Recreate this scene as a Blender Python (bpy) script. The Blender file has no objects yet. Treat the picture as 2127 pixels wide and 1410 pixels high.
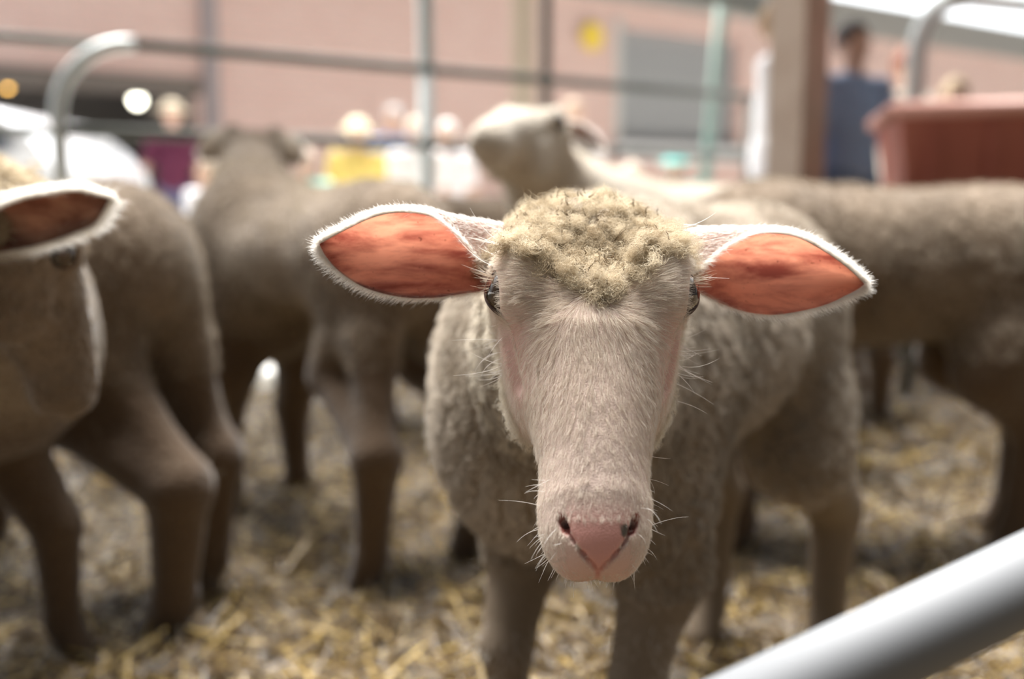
import bpy, math
import numpy as np
from mathutils import Vector, Matrix, kdtree

QUICK = False        # True: thinner coats for a fast look
C = bpy.context.scene.collection
sc = bpy.context.scene
f32 = np.float32

# ------------------------------------------------------------------ camera
H = 0.75                                  # height of the camera over the bedding
TH = math.radians(7.8)                    # pitch down
FPX = 2127 * 35.0 / 36.0
cam_d = bpy.data.cameras.new('camera'); cam = bpy.data.objects.new('camera', cam_d); C.objects.link(cam)
cam.location = (0, 0, H); cam.rotation_euler = (math.pi/2 - TH, 0, 0)
cam_d.lens = 35; cam_d.sensor_width = 36; cam_d.sensor_fit = 'HORIZONTAL'
cam_d.clip_start = 0.05; cam_d.clip_end = 200
cam_d.dof.use_dof = True; cam_d.dof.focus_distance = 0.645; cam_d.dof.aperture_fstop = 2.4
cam_d.dof.aperture_blades = 9
sc.camera = cam

# ------------------------------------------------------------------ world, sun, exposure
sc.view_settings.view_transform = 'Standard'; sc.view_settings.look = 'None'
sc.view_settings.gamma = 1; sc.view_settings.use_curve_mapping = False
sc.view_settings.exposure = 0.38
w = bpy.data.worlds.new('sky'); sc.world = w; w.use_nodes = True
wn = w.node_tree.nodes; wl = w.node_tree.links
bg = wn['Background']
tc = wn.new('ShaderNodeTexCoord'); sx = wn.new('ShaderNodeSeparateXYZ'); wl.new(tc.outputs['Generated'], sx.inputs[0])
rmp = wn.new('ShaderNodeMapRange'); rmp.inputs[1].default_value = 0.1; rmp.inputs[2].default_value = 1.0
rmp.inputs[3].default_value = 0.12; rmp.inputs[4].default_value = 2.8
mz = wn.new('ShaderNodeMath'); mz.operation = 'MULTIPLY_ADD'; mz.inputs[1].default_value = 0.35
wl.new(sx.outputs['Z'], mz.inputs[0]); wl.new(sx.outputs['Y'], mz.inputs[2]); mx_ = wn.new('ShaderNodeMath'); mx_.operation = 'MULTIPLY_ADD'; mx_.inputs[1].default_value = -0.25
wl.new(sx.outputs['X'], mx_.inputs[0]); wl.new(mz.outputs[0], mx_.inputs[2]); wl.new(mx_.outputs[0], rmp.inputs[0])
bg.inputs['Color'].default_value = (0.93, 0.97, 1.0, 1)
wl.new(rmp.outputs[0], bg.inputs['Strength'])
sun_d = bpy.data.lights.new('sun', 'SUN'); sun = bpy.data.objects.new('sun', sun_d); C.objects.link(sun)
sun_d.energy = 14; sun_d.angle = math.radians(40); sun_d.color = (1, 0.965, 0.92)
_e, _a = math.radians(69), math.radians(110)      # elevation; azimuth the light comes FROM (x right, y away)
_d = Vector((math.cos(_a)*math.cos(_e), math.sin(_a)*math.cos(_e), math.sin(_e)))
sun.rotation_euler = _d.to_track_quat('Z', 'Y').to_euler()
sc.cycles_curves.shape = 'RIBBONS'

def W(px, py, Y):
    """pixel of the 2127x1410 frame at world depth Y"""
    v = (705 - py)/FPX; k = math.cos(TH) + v*math.sin(TH)
    t = Y/k
    return np.array([(px-1063.5)/FPX*t, Y, H + t*(-math.sin(TH) + v*math.cos(TH))])

# ------------------------------------------------------------------ object helpers
def tag(o, label=None, cat=None, group=None, kind=None):
    if label: o['label'] = label
    if cat: o['category'] = cat
    if group: o['group'] = group
    if kind: o['kind'] = kind
    return o

def empty(name, loc, label, cat, group=None):
    o = bpy.data.objects.new(name, None); C.objects.link(o); o.location = loc
    o.empty_display_size = 0.1
    return tag(o, label, cat, group)

def link(o, mat=None, parent=None):
    C.objects.link(o)
    if mat is not None: o.data.materials.append(mat)
    if parent is not None: o.parent = parent
    return o

def mesh_obj(name, V, F, mat=None, parent=None, smooth=True, attrs=None):
    """V (n,3) array, F list of tuples or (m,4) array"""
    me = bpy.data.meshes.new(name)
    V = np.asarray(V, f32)
    if isinstance(F, np.ndarray):
        nf, k = F.shape
        me.vertices.add(len(V)); me.vertices.foreach_set('co', V.ravel())
        me.loops.add(nf*k); me.loops.foreach_set('vertex_index', F.astype(np.int32).ravel())
        me.polygons.add(nf); me.polygons.foreach_set('loop_start', np.arange(0, nf*k, k, dtype=np.int32))
        me.update(calc_edges=True)
    else:
        me.from_pydata([tuple(map(float, v)) for v in V], [], F)
    if attrs:
        for an, av in attrs.items():
            a = me.attributes.new(an, 'FLOAT', 'POINT'); a.data.foreach_set('value', np.asarray(av, f32))
    me.validate()
    if smooth: me.polygons.foreach_set('use_smooth', np.ones(len(me.polygons), bool))
    me.update()
    return link(bpy.data.objects.new(name, me), mat, parent)

def rotz(a):
    c, s = math.cos(a), math.sin(a); return np.array([[c, -s, 0], [s, c, 0], [0, 0, 1.]])

class MB:
    """collects boxes and tubes into one mesh"""
    def __init__(s): s.V = []; s.F = []; s.n = 0
    def add(s, V, F):
        s.V.append(np.asarray(V, float)); s.F += [tuple(i+s.n for i in f) for f in F]; s.n += len(V)
    def box(s, c, d, R=None, bev=0.0, taper=1.0):
        c = np.array(c, float); hx, hy, hz = [q/2 for q in d]; b = min(bev, hx*.9, hy*.9, hz*.9)
        if b <= 0:
            P = np.array([(x*hx*(taper if z > 0 else 1), y*hy*(taper if z > 0 else 1), z*hz) for z in (-1, 1) for y in (-1, 1) for x in (-1, 1)])
            F = [(0, 2, 3, 1), (4, 5, 7, 6), (0, 1, 5, 4), (2, 6, 7, 3), (0, 4, 6, 2), (1, 3, 7, 5)]
        else:
            rings = []
            for z, q in ((-hz, b), (-hz+b, 0), (hz-b, 0), (hz, b)):
                k = taper if z > 0 else 1
                X, Y = (hx-q)*k, (hy-q)*k; bb = b*.6
                rings.append([(X, -Y+bb, z), (X, Y-bb, z), (X-bb, Y, z), (-X+bb, Y, z), (-X, Y-bb, z), (-X, -Y+bb, z), (-X+bb, -Y, z), (X-bb, -Y, z)])
            P = np.array([p for r in rings for p in r]); F = []
            for k in range(3):
                for i in range(8):
                    j = (i+1) % 8; F.append((k*8+i, k*8+j, (k+1)*8+j, (k+1)*8+i))
            F += [tuple(range(7, -1, -1)), tuple(range(24, 32))]
        if R is not None: P = P @ np.asarray(R).T
        s.add(P + c, F); return s
    def tube(s, pts, r, n=12, cap=True):
        pts = [np.array(p, float) for p in pts]; m = len(pts)
        rs = r if isinstance(r, (list, tuple, np.ndarray)) else [r]*m
        V = []; F = []; up = None
        for i, p in enumerate(pts):
            t = pts[min(i+1, m-1)] - pts[max(i-1, 0)]; t /= np.linalg.norm(t)+1e-9
            if up is None:
                up = np.array([0, 0, 1.]) if abs(t[2]) < .9 else np.array([1., 0, 0])
            a = up - t*np.dot(up, t); a /= np.linalg.norm(a); b = np.cross(t, a); up = a
            for k in range(n):
                q = 2*math.pi*k/n; V.append(p + rs[i]*(a*math.cos(q)+b*math.sin(q)))
        for i in range(m-1):
            for k in range(n):
                j = (k+1) % n; F.append((i*n+k, i*n+j, (i+1)*n+j, (i+1)*n+k))
        if cap: F += [tuple(range(n-1, -1, -1)), tuple(range((m-1)*n, m*n))]
        s.add(V, F); return s
    def lathe(s, prof, c=(0, 0, 0), n=24, sx=1, sy=1):
        V = []; F = []; m = len(prof)
        for r, z in prof:
            for k in range(n):
                q = 2*math.pi*k/n; V.append((c[0]+r*math.cos(q)*sx, c[1]+r*math.sin(q)*sy, c[2]+z))
        for i in range(m-1):
            for k in range(n):
                j = (k+1) % n; F.append((i*n+k, i*n+j, (i+1)*n+j, (i+1)*n+k))
        F += [tuple(range(n-1, -1, -1)), tuple(range((m-1)*n, m*n))]
        s.add(V, F); return s
    def build(s, name, mat, parent=None, smooth=False, off=(0, 0, 0)):
        V = np.concatenate(s.V) - np.array(off)
        o = mesh_obj(name, V, s.F, mat, parent, smooth)
        return o

# ------------------------------------------------------------------ materials
def new_mat(name):
    m = bpy.data.materials.new(name); m.use_nodes = True
    return m, m.node_tree.nodes, m.node_tree.links, m.node_tree.nodes['Principled BSDF']

def mat(name, col, rough=.6, metal=0, noise=None, col2=None, scale=20, bump=0, spec=.5, coat=0):
    m, n, l, p = new_mat(name)
    p.inputs['Base Color'].default_value = (*col, 1); p.inputs['Roughness'].default_value = rough
    p.inputs['Metallic'].default_value = metal; p.inputs['Specular IOR Level'].default_value = spec
    p.inputs['Coat Weight'].default_value = coat
    if col2 is not None or bump:
        t = n.new('ShaderNodeTexCoord'); nz = n.new('ShaderNodeTexNoise'); nz.inputs['Scale'].default_value = scale
        nz.inputs['Detail'].default_value = 6; l.new(t.outputs['Object'], nz.inputs['Vector'])
        if col2 is not None:
            r = n.new('ShaderNodeValToRGB'); r.color_ramp.elements[0].position = .35; r.color_ramp.elements[1].position = .65
            r.color_ramp.elements[0].color = (*col, 1); r.color_ramp.elements[1].color = (*col2, 1)
            l.new(nz.outputs['Fac'], r.inputs[0]); l.new(r.outputs[0], p.inputs['Base Color'])
        if bump:
            b = n.new('ShaderNodeBump'); b.inputs['Distance'].default_value = bump; l.new(nz.outputs['Fac'], b.inputs['Height'])
            l.new(b.outputs[0], p.inputs['Normal'])
    return m

def hair_mat(name, col, col2=None, trans=.35, dark_tip=None):
    """fibre: diffuse + light passing through; the tint attribute is the fibre's own colour variation"""
    m, n, l, p = new_mat(name); n.remove(p); out = n['Material Output']
    d = n.new('ShaderNodeBsdfDiffuse'); t = n.new('ShaderNodeBsdfTranslucent'); mx = n.new('ShaderNodeMixShader')
    mx.inputs[0].default_value = trans
    a = n.new('ShaderNodeAttribute'); a.attribute_name = 'tint'
    r = n.new('ShaderNodeValToRGB'); r.color_ramp.elements[0].color = (*col, 1); r.color_ramp.elements[1].color = (*(col2 or col), 1)
    l.new(a.outputs['Fac'], r.inputs[0])
    if dark_tip is not None:
        e = r.color_ramp.elements.new(.97); e.color = (*(col2 or col), 1)
        r.color_ramp.elements[-1].color = (*dark_tip, 1)
        r.color_ramp.elements[-1].position = 1.0
    l.new(r.outputs[0], d.inputs[0]); l.new(r.outputs[0], t.inputs[0])
    l.new(d.outputs[0], mx.inputs[1]); l.new(t.outputs[0], mx.inputs[2]); l.new(mx.outputs[0], out.inputs[0])
    return m

# ------------------------------------------------------------------ implicit surfaces
def dot3(P, v): return P[0]*v[0] + P[1]*v[1] + P[2]*v[2]
def cone(P, a, b, ra, rb):
    a = np.asarray(a, f32); b = np.asarray(b, f32); ba = b-a
    q = (P[0]-a[0], P[1]-a[1], P[2]-a[2])
    h = np.clip(dot3(q, ba)/max(float(ba@ba), 1e-9), 0, 1)
    return np.sqrt((q[0]-ba[0]*h)**2 + (q[1]-ba[1]*h)**2 + (q[2]-ba[2]*h)**2) - (f32(ra) + f32(rb-ra)*h)
def ell(P, c, r, R=None):
    """R: 3x3, columns are the ellipsoid's axes"""
    q = (P[0]-f32(c[0]), P[1]-f32(c[1]), P[2]-f32(c[2]))
    if R is not None: q = tuple(dot3(q, np.asarray(R, f32)[:, i]) for i in range(3))
    k0 = np.sqrt((q[0]/f32(r[0]))**2 + (q[1]/f32(r[1]))**2 + (q[2]/f32(r[2]))**2)
    k1 = np.sqrt((q[0]/f32(r[0]**2))**2 + (q[1]/f32(r[1]**2))**2 + (q[2]/f32(r[2]**2))**2)
    return k0*(k0-1)/np.maximum(k1, 1e-6)
def smin(a, b, k):
    h = np.clip(.5 + .5*(b-a)/f32(k), 0, 1); return b*(1-h) + a*h - f32(k)*h*(1-h)
def smax(a, b, k): return -smin(-a, -b, k)

def grid_axis(lo, hi, fine_lo, fine_hi, hf, hc):
    """spacing hf between fine_lo and fine_hi, growing to hc outside"""
    xs = list(np.arange(fine_lo, fine_hi+hf, hf)); h = hf; x = xs[-1]
    while x < hi: h = min(hc, h*1.12); x += h; xs.append(x)
    h = hf; x = xs[0]; pre = []
    while x > lo: h = min(hc, h*1.12); x -= h; pre.append(x)
    return np.array(pre[::-1] + xs, f32)

def surface(fun, xs, ys, zs, proj=2):
    P = (xs[:, None, None], ys[None, :, None], zs[None, None, :])
    v = fun(P).astype(f32); v = np.broadcast_to(v, (len(xs), len(ys), len(zs)))
    nx, ny, nz = v.shape; cn = (nx-1, ny-1, nz-1)
    pts = []; cells = []; quads = []
    ax = (xs, ys, zs)
    for a in range(3):
        s0 = [slice(None)]*3; s1 = [slice(None)]*3; s0[a] = slice(0, -1); s1[a] = slice(1, None)
        A = v[tuple(s0)]; B = v[tuple(s1)]
        idx = np.array(np.nonzero((A < 0) != (B < 0)))
        va = A[tuple(idx)]; vb = B[tuple(idx)]; t = va/(va-vb)
        p = np.stack([ax[k][idx[k]] for k in range(3)], 1)
        p[:, a] += t*(ax[a][idx[a]+1]-ax[a][idx[a]])
        b, c = (a+1) % 3, (a+2) % 3
        ok = (idx[b] > 0) & (idx[c] > 0) & (idx[b] < cn[b]) & (idx[c] < cn[c])
        idx = idx[:, ok]; p = p[ok]; flip = va[ok] > 0
        q = []
        for db, dc in ((-1, -1), (0, -1), (0, 0), (-1, 0)):
            i = idx.copy(); i[b] += db; i[c] += dc
            q.append(np.ravel_multi_index(tuple(i), cn))
        q = np.stack(q, 1); q[flip] = q[flip][:, ::-1]
        quads.append(q); cells.append(q.ravel()); pts.append(np.repeat(p, 4, 0))
    cells = np.concatenate(cells); pts = np.concatenate(pts); quads = np.concatenate(quads)
    u, inv, cnt = np.unique(cells, return_inverse=True, return_counts=True)
    V = np.stack([np.bincount(inv, pts[:, k], len(u)) for k in range(3)], 1)/cnt[:, None]
    F = np.searchsorted(u, quads)
    for _ in range(proj):
        d, g = sd_grad(fun, V)
        V = V - np.clip(d, -.004, .004)[:, None]*g
    return V.astype(f32), F

def sd_grad(fun, V, e=6e-4):
    V = V.astype(f32); X, Y, Z = V[:, 0], V[:, 1], V[:, 2]
    d = fun((X, Y, Z))
    g = np.stack([fun((X+f32(e), Y, Z))-fun((X-f32(e), Y, Z)), fun((X, Y+f32(e), Z))-fun((X, Y-f32(e), Z)), fun((X, Y, Z+f32(e)))-fun((X, Y, Z-f32(e)))], 1)
    return d, g/(np.linalg.norm(g, axis=1, keepdims=True)+1e-9)

def vnormals(V, F):
    n = np.cross(V[F[:, 2]]-V[F[:, 0]], V[F[:, 3]]-V[F[:, 1]]) if F.shape[1] == 4 else np.cross(V[F[:, 1]]-V[F[:, 0]], V[F[:, 2]]-V[F[:, 0]])
    N = np.zeros_like(V)
    for k in range(3):
        N[:, k] = sum(np.bincount(F[:, j], n[:, k], len(V)) for j in range(F.shape[1]))
    return N/(np.linalg.norm(N, axis=1, keepdims=True)+1e-12)

def unit(v): return v/(np.linalg.norm(v, axis=-1, keepdims=True)+1e-9)

def scatter(V, F, N, n, rng, weight=None):
    """n random points on the quads; returns positions, normals"""
    area = np.linalg.norm(np.cross(V[F[:, 2]]-V[F[:, 0]], V[F[:, 3]]-V[F[:, 1]]), axis=1)*.5
    if weight is not None: area = area*weight(V[F].mean(1), N[F].mean(1))
    c = np.cumsum(area); fi = np.searchsorted(c, rng.random(n)*c[-1]); fi = np.clip(fi, 0, len(F)-1)
    u, v = rng.random((2, n, 1)); q = F[fi]
    mixf = lambda A: (A[q[:, 0]]*(1-u)+A[q[:, 1]]*u)*(1-v) + (A[q[:, 3]]*(1-u)+A[q[:, 2]]*u)*v
    return mixf(V), unit(mixf(N))

def smooth_noise(P, scale, seed, k=3):
    """cheap smooth 3-D noise: sum of random sines, about -1..1 ; returns (n,k)"""
    r = np.random.default_rng(seed); out = np.zeros((len(P), k))
    for o in range(6):
        d = unit(r.normal(size=(k, 3)))*scale*(1+.5*o); ph = r.random(k)*6.28
        out += np.sin(P @ d.T + ph)/(1+.5*o)
    return out/2.2

def curves_obj(name, pts, rad, mat_, parent, tint=None, kind=None):
    """pts (n,m,3); rad (n,m)"""
    n, m, _ = pts.shape
    hc = bpy.data.hair_curves.new(name); hc.add_curves([m]*n)
    hc.points.foreach_set('position', np.ascontiguousarray(pts, f32).ravel())
    hc.points.foreach_set('radius', np.ascontiguousarray(rad, f32).ravel())
    if tint is not None:
        a = hc.attributes.new('tint', 'FLOAT', 'CURVE'); a.data.foreach_set('value', np.asarray(tint, f32))
    o = link(bpy.data.objects.new(name, hc), mat_, parent)
    if kind: o['kind'] = kind
    return o

def taper_r(n, m, r, tip=.25):
    s = np.linspace(0, 1, m); return np.broadcast_to(r*(1-(1-tip)*s**1.5), (n, m)).copy()

def fur(name, parent, mat_, V, F, N, n, length, comb, off, rad, m=4, lift=.35, curl=0., curl_f=1.5, clump=0., clump_n=15,
        jitter=.25, weight=None, seed=1, tint=None, bend=.5, embed=.002):
    """V,N in the world; off = the parent's origin"""
    if QUICK: n = max(60, int(n*.35)); rad = rad*1.6
    rng = np.random.default_rng(seed)
    P, Nn = scatter(V, F, N, n, rng, weight)
    L = length(P, Nn) if callable(length) else np.full(n, float(length))
    L = L*(.65+.6*rng.random(n))
    T = comb(P, Nn); T = T - Nn*(T*Nn).sum(1, keepdims=True); T = unit(T)
    T = unit(T + rng.normal(size=(n, 3))*jitter)
    s = np.linspace(0, 1, m)[None, :, None]
    D0 = unit(Nn*lift + T*(1-lift))
    pts = P[:, None] - Nn[:, None]*embed + L[:, None, None]*(D0[:, None]*s + (T-D0)[:, None]*bend*s*s)
    if curl:
        e1 = unit(np.cross(D0, rng.normal(size=(n, 3)))); e2 = np.cross(D0, e1)
        ph = rng.random((n, 1, 1))*6.28; fr = curl_f*(.7+.6*rng.random((n, 1, 1)))
        pts = pts + curl*s*(e1[:, None]*np.sin(6.28*fr*s+ph) + e2[:, None]*np.cos(6.28*fr*s+ph))*L[:, None, None]
    if clump:
        nc = max(4, n//clump_n); kt = kdtree.KDTree(nc)
        for i in range(nc): kt.insert(P[i], i)
        kt.balance(); own = np.array([kt.find(p)[1] for p in P])
        rel = pts[own] - P[own][:, None]
        tgt = P[own][:, None] + rel
        wgt = clump*s**1.3
        pts = pts*(1-wgt) + tgt*wgt
    tv = rng.random(n) if tint is None else tint(P, Nn, rng)
    return curves_obj(name, pts-np.array(off)[None, None], taper_r(n, m, rad), mat_, parent, tv)

# ------------------------------------------------------------------ sheep materials
def skin_material():
    m, n, l, p = new_mat('sheep_skin')
    def attr(nm):
        a = n.new('ShaderNodeAttribute'); a.attribute_name = nm; return a.outputs['Fac']
    def mixc(f, a, b):
        x = n.new('ShaderNodeMix'); x.data_type = 'RGBA'; l.new(f, x.inputs[0])
        if isinstance(a, tuple): x.inputs[6].default_value = (*a, 1)
        else: l.new(a, x.inputs[6])
        x.inputs[7].default_value = (*b, 1); return x.outputs[2]
    c = mixc(attr('face'), (0.20, 0.155, 0.112), (0.62, 0.48, 0.415))
    c = mixc(attr('pink'), c, (0.62, 0.31, 0.27))
    c = mixc(attr('slit'), c, (0.33, 0.10, 0.08))
    c = mixc(attr('spot'), c, (0.10, 0.085, 0.07))
    l.new(c, p.inputs['Base Color']); p.inputs['Roughness'].default_value = .62
    p.inputs['Specular IOR Level'].default_value = .3
    t = n.new('ShaderNodeTexCoord'); nz = n.new('ShaderNodeTexNoise'); nz.inputs['Scale'].default_value = 900
    l.new(t.outputs['Object'], nz.inputs['Vector'])
    b = n.new('ShaderNodeBump'); b.inputs['Distance'].default_value = .0004; l.new(nz.outputs['Fac'], b.inputs['Height'])
    l.new(b.outputs[0], p.inputs['Normal'])
    return m
M_skin = skin_material()

def fleece_base(name, c1, c2):
    m, n, l, p = new_mat(name)
    p.inputs['Roughness'].default_value = .95; p.inputs['Specular IOR Level'].default_value = .1
    p.inputs['Sheen Weight'].default_value = .35; p.inputs['Sheen Roughness'].default_value = .5
    t = n.new('ShaderNodeTexCoord')
    nz = n.new('ShaderNodeTexNoise'); nz.inputs['Scale'].default_value = 9; nz.inputs['Detail'].default_value = 8
    l.new(t.outputs['Object'], nz.inputs['Vector'])
    r = n.new('ShaderNodeValToRGB'); r.color_ramp.elements[0].position = .38; r.color_ramp.elements[1].position = .62
    r.color_ramp.elements[0].color = (*c1, 1); r.color_ramp.elements[1].color = (*c2, 1)
    l.new(nz.outputs['Fac'], r.inputs[0])
    at = n.new('ShaderNodeAttribute'); at.attribute_name = 'leg'      # darker brown below a set height, legs and underside alike
    x = n.new('ShaderNodeMix'); x.data_type = 'RGBA'; l.new(at.outputs['Fac'], x.inputs[0]); l.new(r.outputs[0], x.inputs[6]); x.inputs[7].default_value = (.105, .07, .045, 1)
    l.new(x.outputs[2], p.inputs['Base Color'])
    v = n.new('ShaderNodeTexVoronoi'); v.inputs['Scale'].default_value = 90; l.new(t.outputs['Object'], v.inputs['Vector'])
    b = n.new('ShaderNodeBump'); b.inputs['Distance'].default_value = .004; b.inputs['Strength'].default_value = .7
    l.new(v.outputs['Distance'], b.inputs['Height']); l.new(b.outputs[0], p.inputs['Normal'])
    return m
M_wool = fleece_base('sheep_fleece', (0.125, 0.089, 0.060), (0.21, 0.157, 0.112))
M_woolh = hair_mat('fleece_fibres', (0.22, 0.165, 0.115), (0.70, 0.62, 0.51), .25)
M_legh = hair_mat('leg_hair', (0.24, 0.185, 0.13), (0.45, 0.37, 0.29), .4)
M_faceh = hair_mat('face_hair', (0.68, 0.60, 0.50), (0.86, 0.80, 0.72), .35)
M_lock = hair_mat('forelock_wool', (0.31, 0.235, 0.145), (0.82, 0.73, 0.57), .4)
M_lockd = hair_mat('dark_wool_tips', (0.10, 0.07, 0.045), (0.18, 0.13, 0.08), .1)
M_white = hair_mat('white_hair', (0.86, 0.83, 0.78), (0.93, 0.91, 0.88), .45)
M_cream = hair_mat('cream_wool', (0.66, 0.59, 0.47), (0.88, 0.83, 0.74), .5)
M_legb = hair_mat('brown_leg_coat', (0.13, 0.09, 0.06), (0.34, 0.26, 0.19), .4)
M_hoof = mat('hoof_horn', (0.09, 0.07, 0.05), .5, noise=1, col2=(0.16, 0.13, 0.10), scale=60)
M_lid = mat('eyelid_skin', (0.075, 0.04, 0.03), .45)

def eye_material():
    m, n, l, p = new_mat('eye_surface')
    t = n.new('ShaderNodeTexCoord'); s = n.new('ShaderNodeSeparateXYZ'); l.new(t.outputs['Object'], s.inputs[0])
    def mth(op, a, b=None):
        q = n.new('ShaderNodeMath'); q.operation = op
        for i, x in enumerate((a, b)):
            if x is None: continue
            if isinstance(x, (int, float)): q.inputs[i].default_value = x
            else: l.new(x, q.inputs[i])
        return q.outputs[0]
    # object space is the eyeball's own: z looks out of the head, x along the slit pupil
    iris = mth('GREATER_THAN', s.outputs['Z'], .0075)
    px_ = mth('MULTIPLY', s.outputs['X'], 1/.0062); py_ = mth('MULTIPLY', s.outputs['Y'], 1/.0026)
    r = mth('ADD', mth('POWER', mth('ABSOLUTE', px_), 4.), mth('POWER', mth('ABSOLUTE', py_), 4.))
    pup = mth('LESS_THAN', r, 1.)
    a = n.new('ShaderNodeMix'); a.data_type = 'RGBA'; l.new(iris, a.inputs[0])
    a.inputs[6].default_value = (0.03, 0.02, 0.016, 1); a.inputs[7].default_value = (0.05, 0.028, 0.014, 1)
    b = n.new('ShaderNodeMix'); b.data_type = 'RGBA'; l.new(mth('MULTIPLY', pup, iris), b.inputs[0])
    l.new(a.outputs[2], b.inputs[6]); b.inputs[7].default_value = (0.008, 0.008, 0.01, 1)
    l.new(b.outputs[2], p.inputs['Base Color']); p.inputs['Roughness'].default_value = .05
    p.inputs['IOR'].default_value = 1.45; p.inputs['Coat Weight'].default_value = 1; p.inputs['Coat Roughness'].default_value = .03
    return m
M_eye = eye_material()

def ear_material(name, c, tcol, vein, trans=.6):
    m, n, l, p = new_mat(name); out = n['Material Output']; n.remove(p)
    tq = n.new('ShaderNodeTexCoord'); mp = n.new('ShaderNodeMapping'); mp.inputs['Scale'].default_value = (16, 10, 62); mp.inputs['Rotation'].default_value = (0, .12, 0)
    l.new(tq.outputs['Object'], mp.inputs['Vector'])
    nz = n.new('ShaderNodeTexNoise'); nz.inputs['Scale'].default_value = 1.0; nz.inputs['Detail'].default_value = 7; nz.inputs['Roughness'].default_value = .62; nz.inputs['Distortion'].default_value = .35
    l.new(mp.outputs[0], nz.inputs['Vector'])
    r = n.new('ShaderNodeValToRGB'); r.color_ramp.elements[0].position = .38; r.color_ramp.elements[1].position = .60
    r.color_ramp.elements[0].color = (*vein, 1); r.color_ramp.elements[1].color = (1, 1, 1, 1)
    l.new(nz.outputs['Fac'], r.inputs[0])
    # small freckles, thick skin near the rim stays paler
    t = n.new('ShaderNodeTexCoord'); n2 = n.new('ShaderNodeTexNoise'); n2.inputs['Scale'].default_value = 330; n2.inputs['Detail'].default_value = 3
    l.new(t.outputs['Object'], n2.inputs['Vector'])
    r2 = n.new('ShaderNodeValToRGB'); r2.color_ramp.elements[0].position = .25; r2.color_ramp.elements[1].position = .31
    r2.color_ramp.elements[0].color = (.25, .17, .13, 1); r2.color_ramp.elements[1].color = (1, 1, 1, 1)
    l.new(n2.outputs['Fac'], r2.inputs[0])
    def mul(a, b):
        x = n.new('ShaderNodeMix'); x.data_type = 'RGBA'; x.blend_type = 'MULTIPLY'; x.inputs[0].default_value = 1
        for s, v in ((6, a), (7, b)):
            if isinstance(v, tuple): x.inputs[s].default_value = (*v, 1)
            else: l.new(v, x.inputs[s])
        return x.outputs[2]
    vv = mul(r.outputs[0], r2.outputs[0])
    d = n.new('ShaderNodeBsdfDiffuse'); tr = n.new('ShaderNodeBsdfTranslucent'); g = n.new('ShaderNodeBsdfGlossy')
    l.new(mul(vv, c), d.inputs[0]); l.new(mul(vv, tcol), tr.inputs[0])
    g.inputs['Roughness'].default_value = .45; g.inputs[0].default_value = (.8, .8, .8, 1)
    mx = n.new('ShaderNodeMixShader'); mx.inputs[0].default_value = trans
    l.new(d.outputs[0], mx.inputs[1]); l.new(tr.outputs[0], mx.inputs[2])
    m2 = n.new('ShaderNodeMixShader'); m2.inputs[0].default_value = .03
    l.new(mx.outputs[0], m2.inputs[1]); l.new(g.outputs[0], m2.inputs[2]); l.new(m2.outputs[0], out.inputs[0])
    return m
M_ear = ear_material('ear_skin', (0.54, 0.38, 0.32), (1.0, 0.66, 0.54), (0.40, 0.24, 0.26))
M_ear_out = ear_material('ear_back_skin', (0.80, 0.70, 0.62), (1.0, 0.62, 0.48), (0.9, 0.8, 0.78), .45)
M_ear_bdull = ear_material('ear_back_dull', (0.52, 0.44, 0.35), (0.50, 0.40, 0.30), (0.8, 0.75, 0.7), .3)
M_ear_dull = ear_material('ear_skin_dull', (0.30, 0.18, 0.13), (0.5, 0.26, 0.18), (0.45, 0.3, 0.28), .4)

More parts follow.
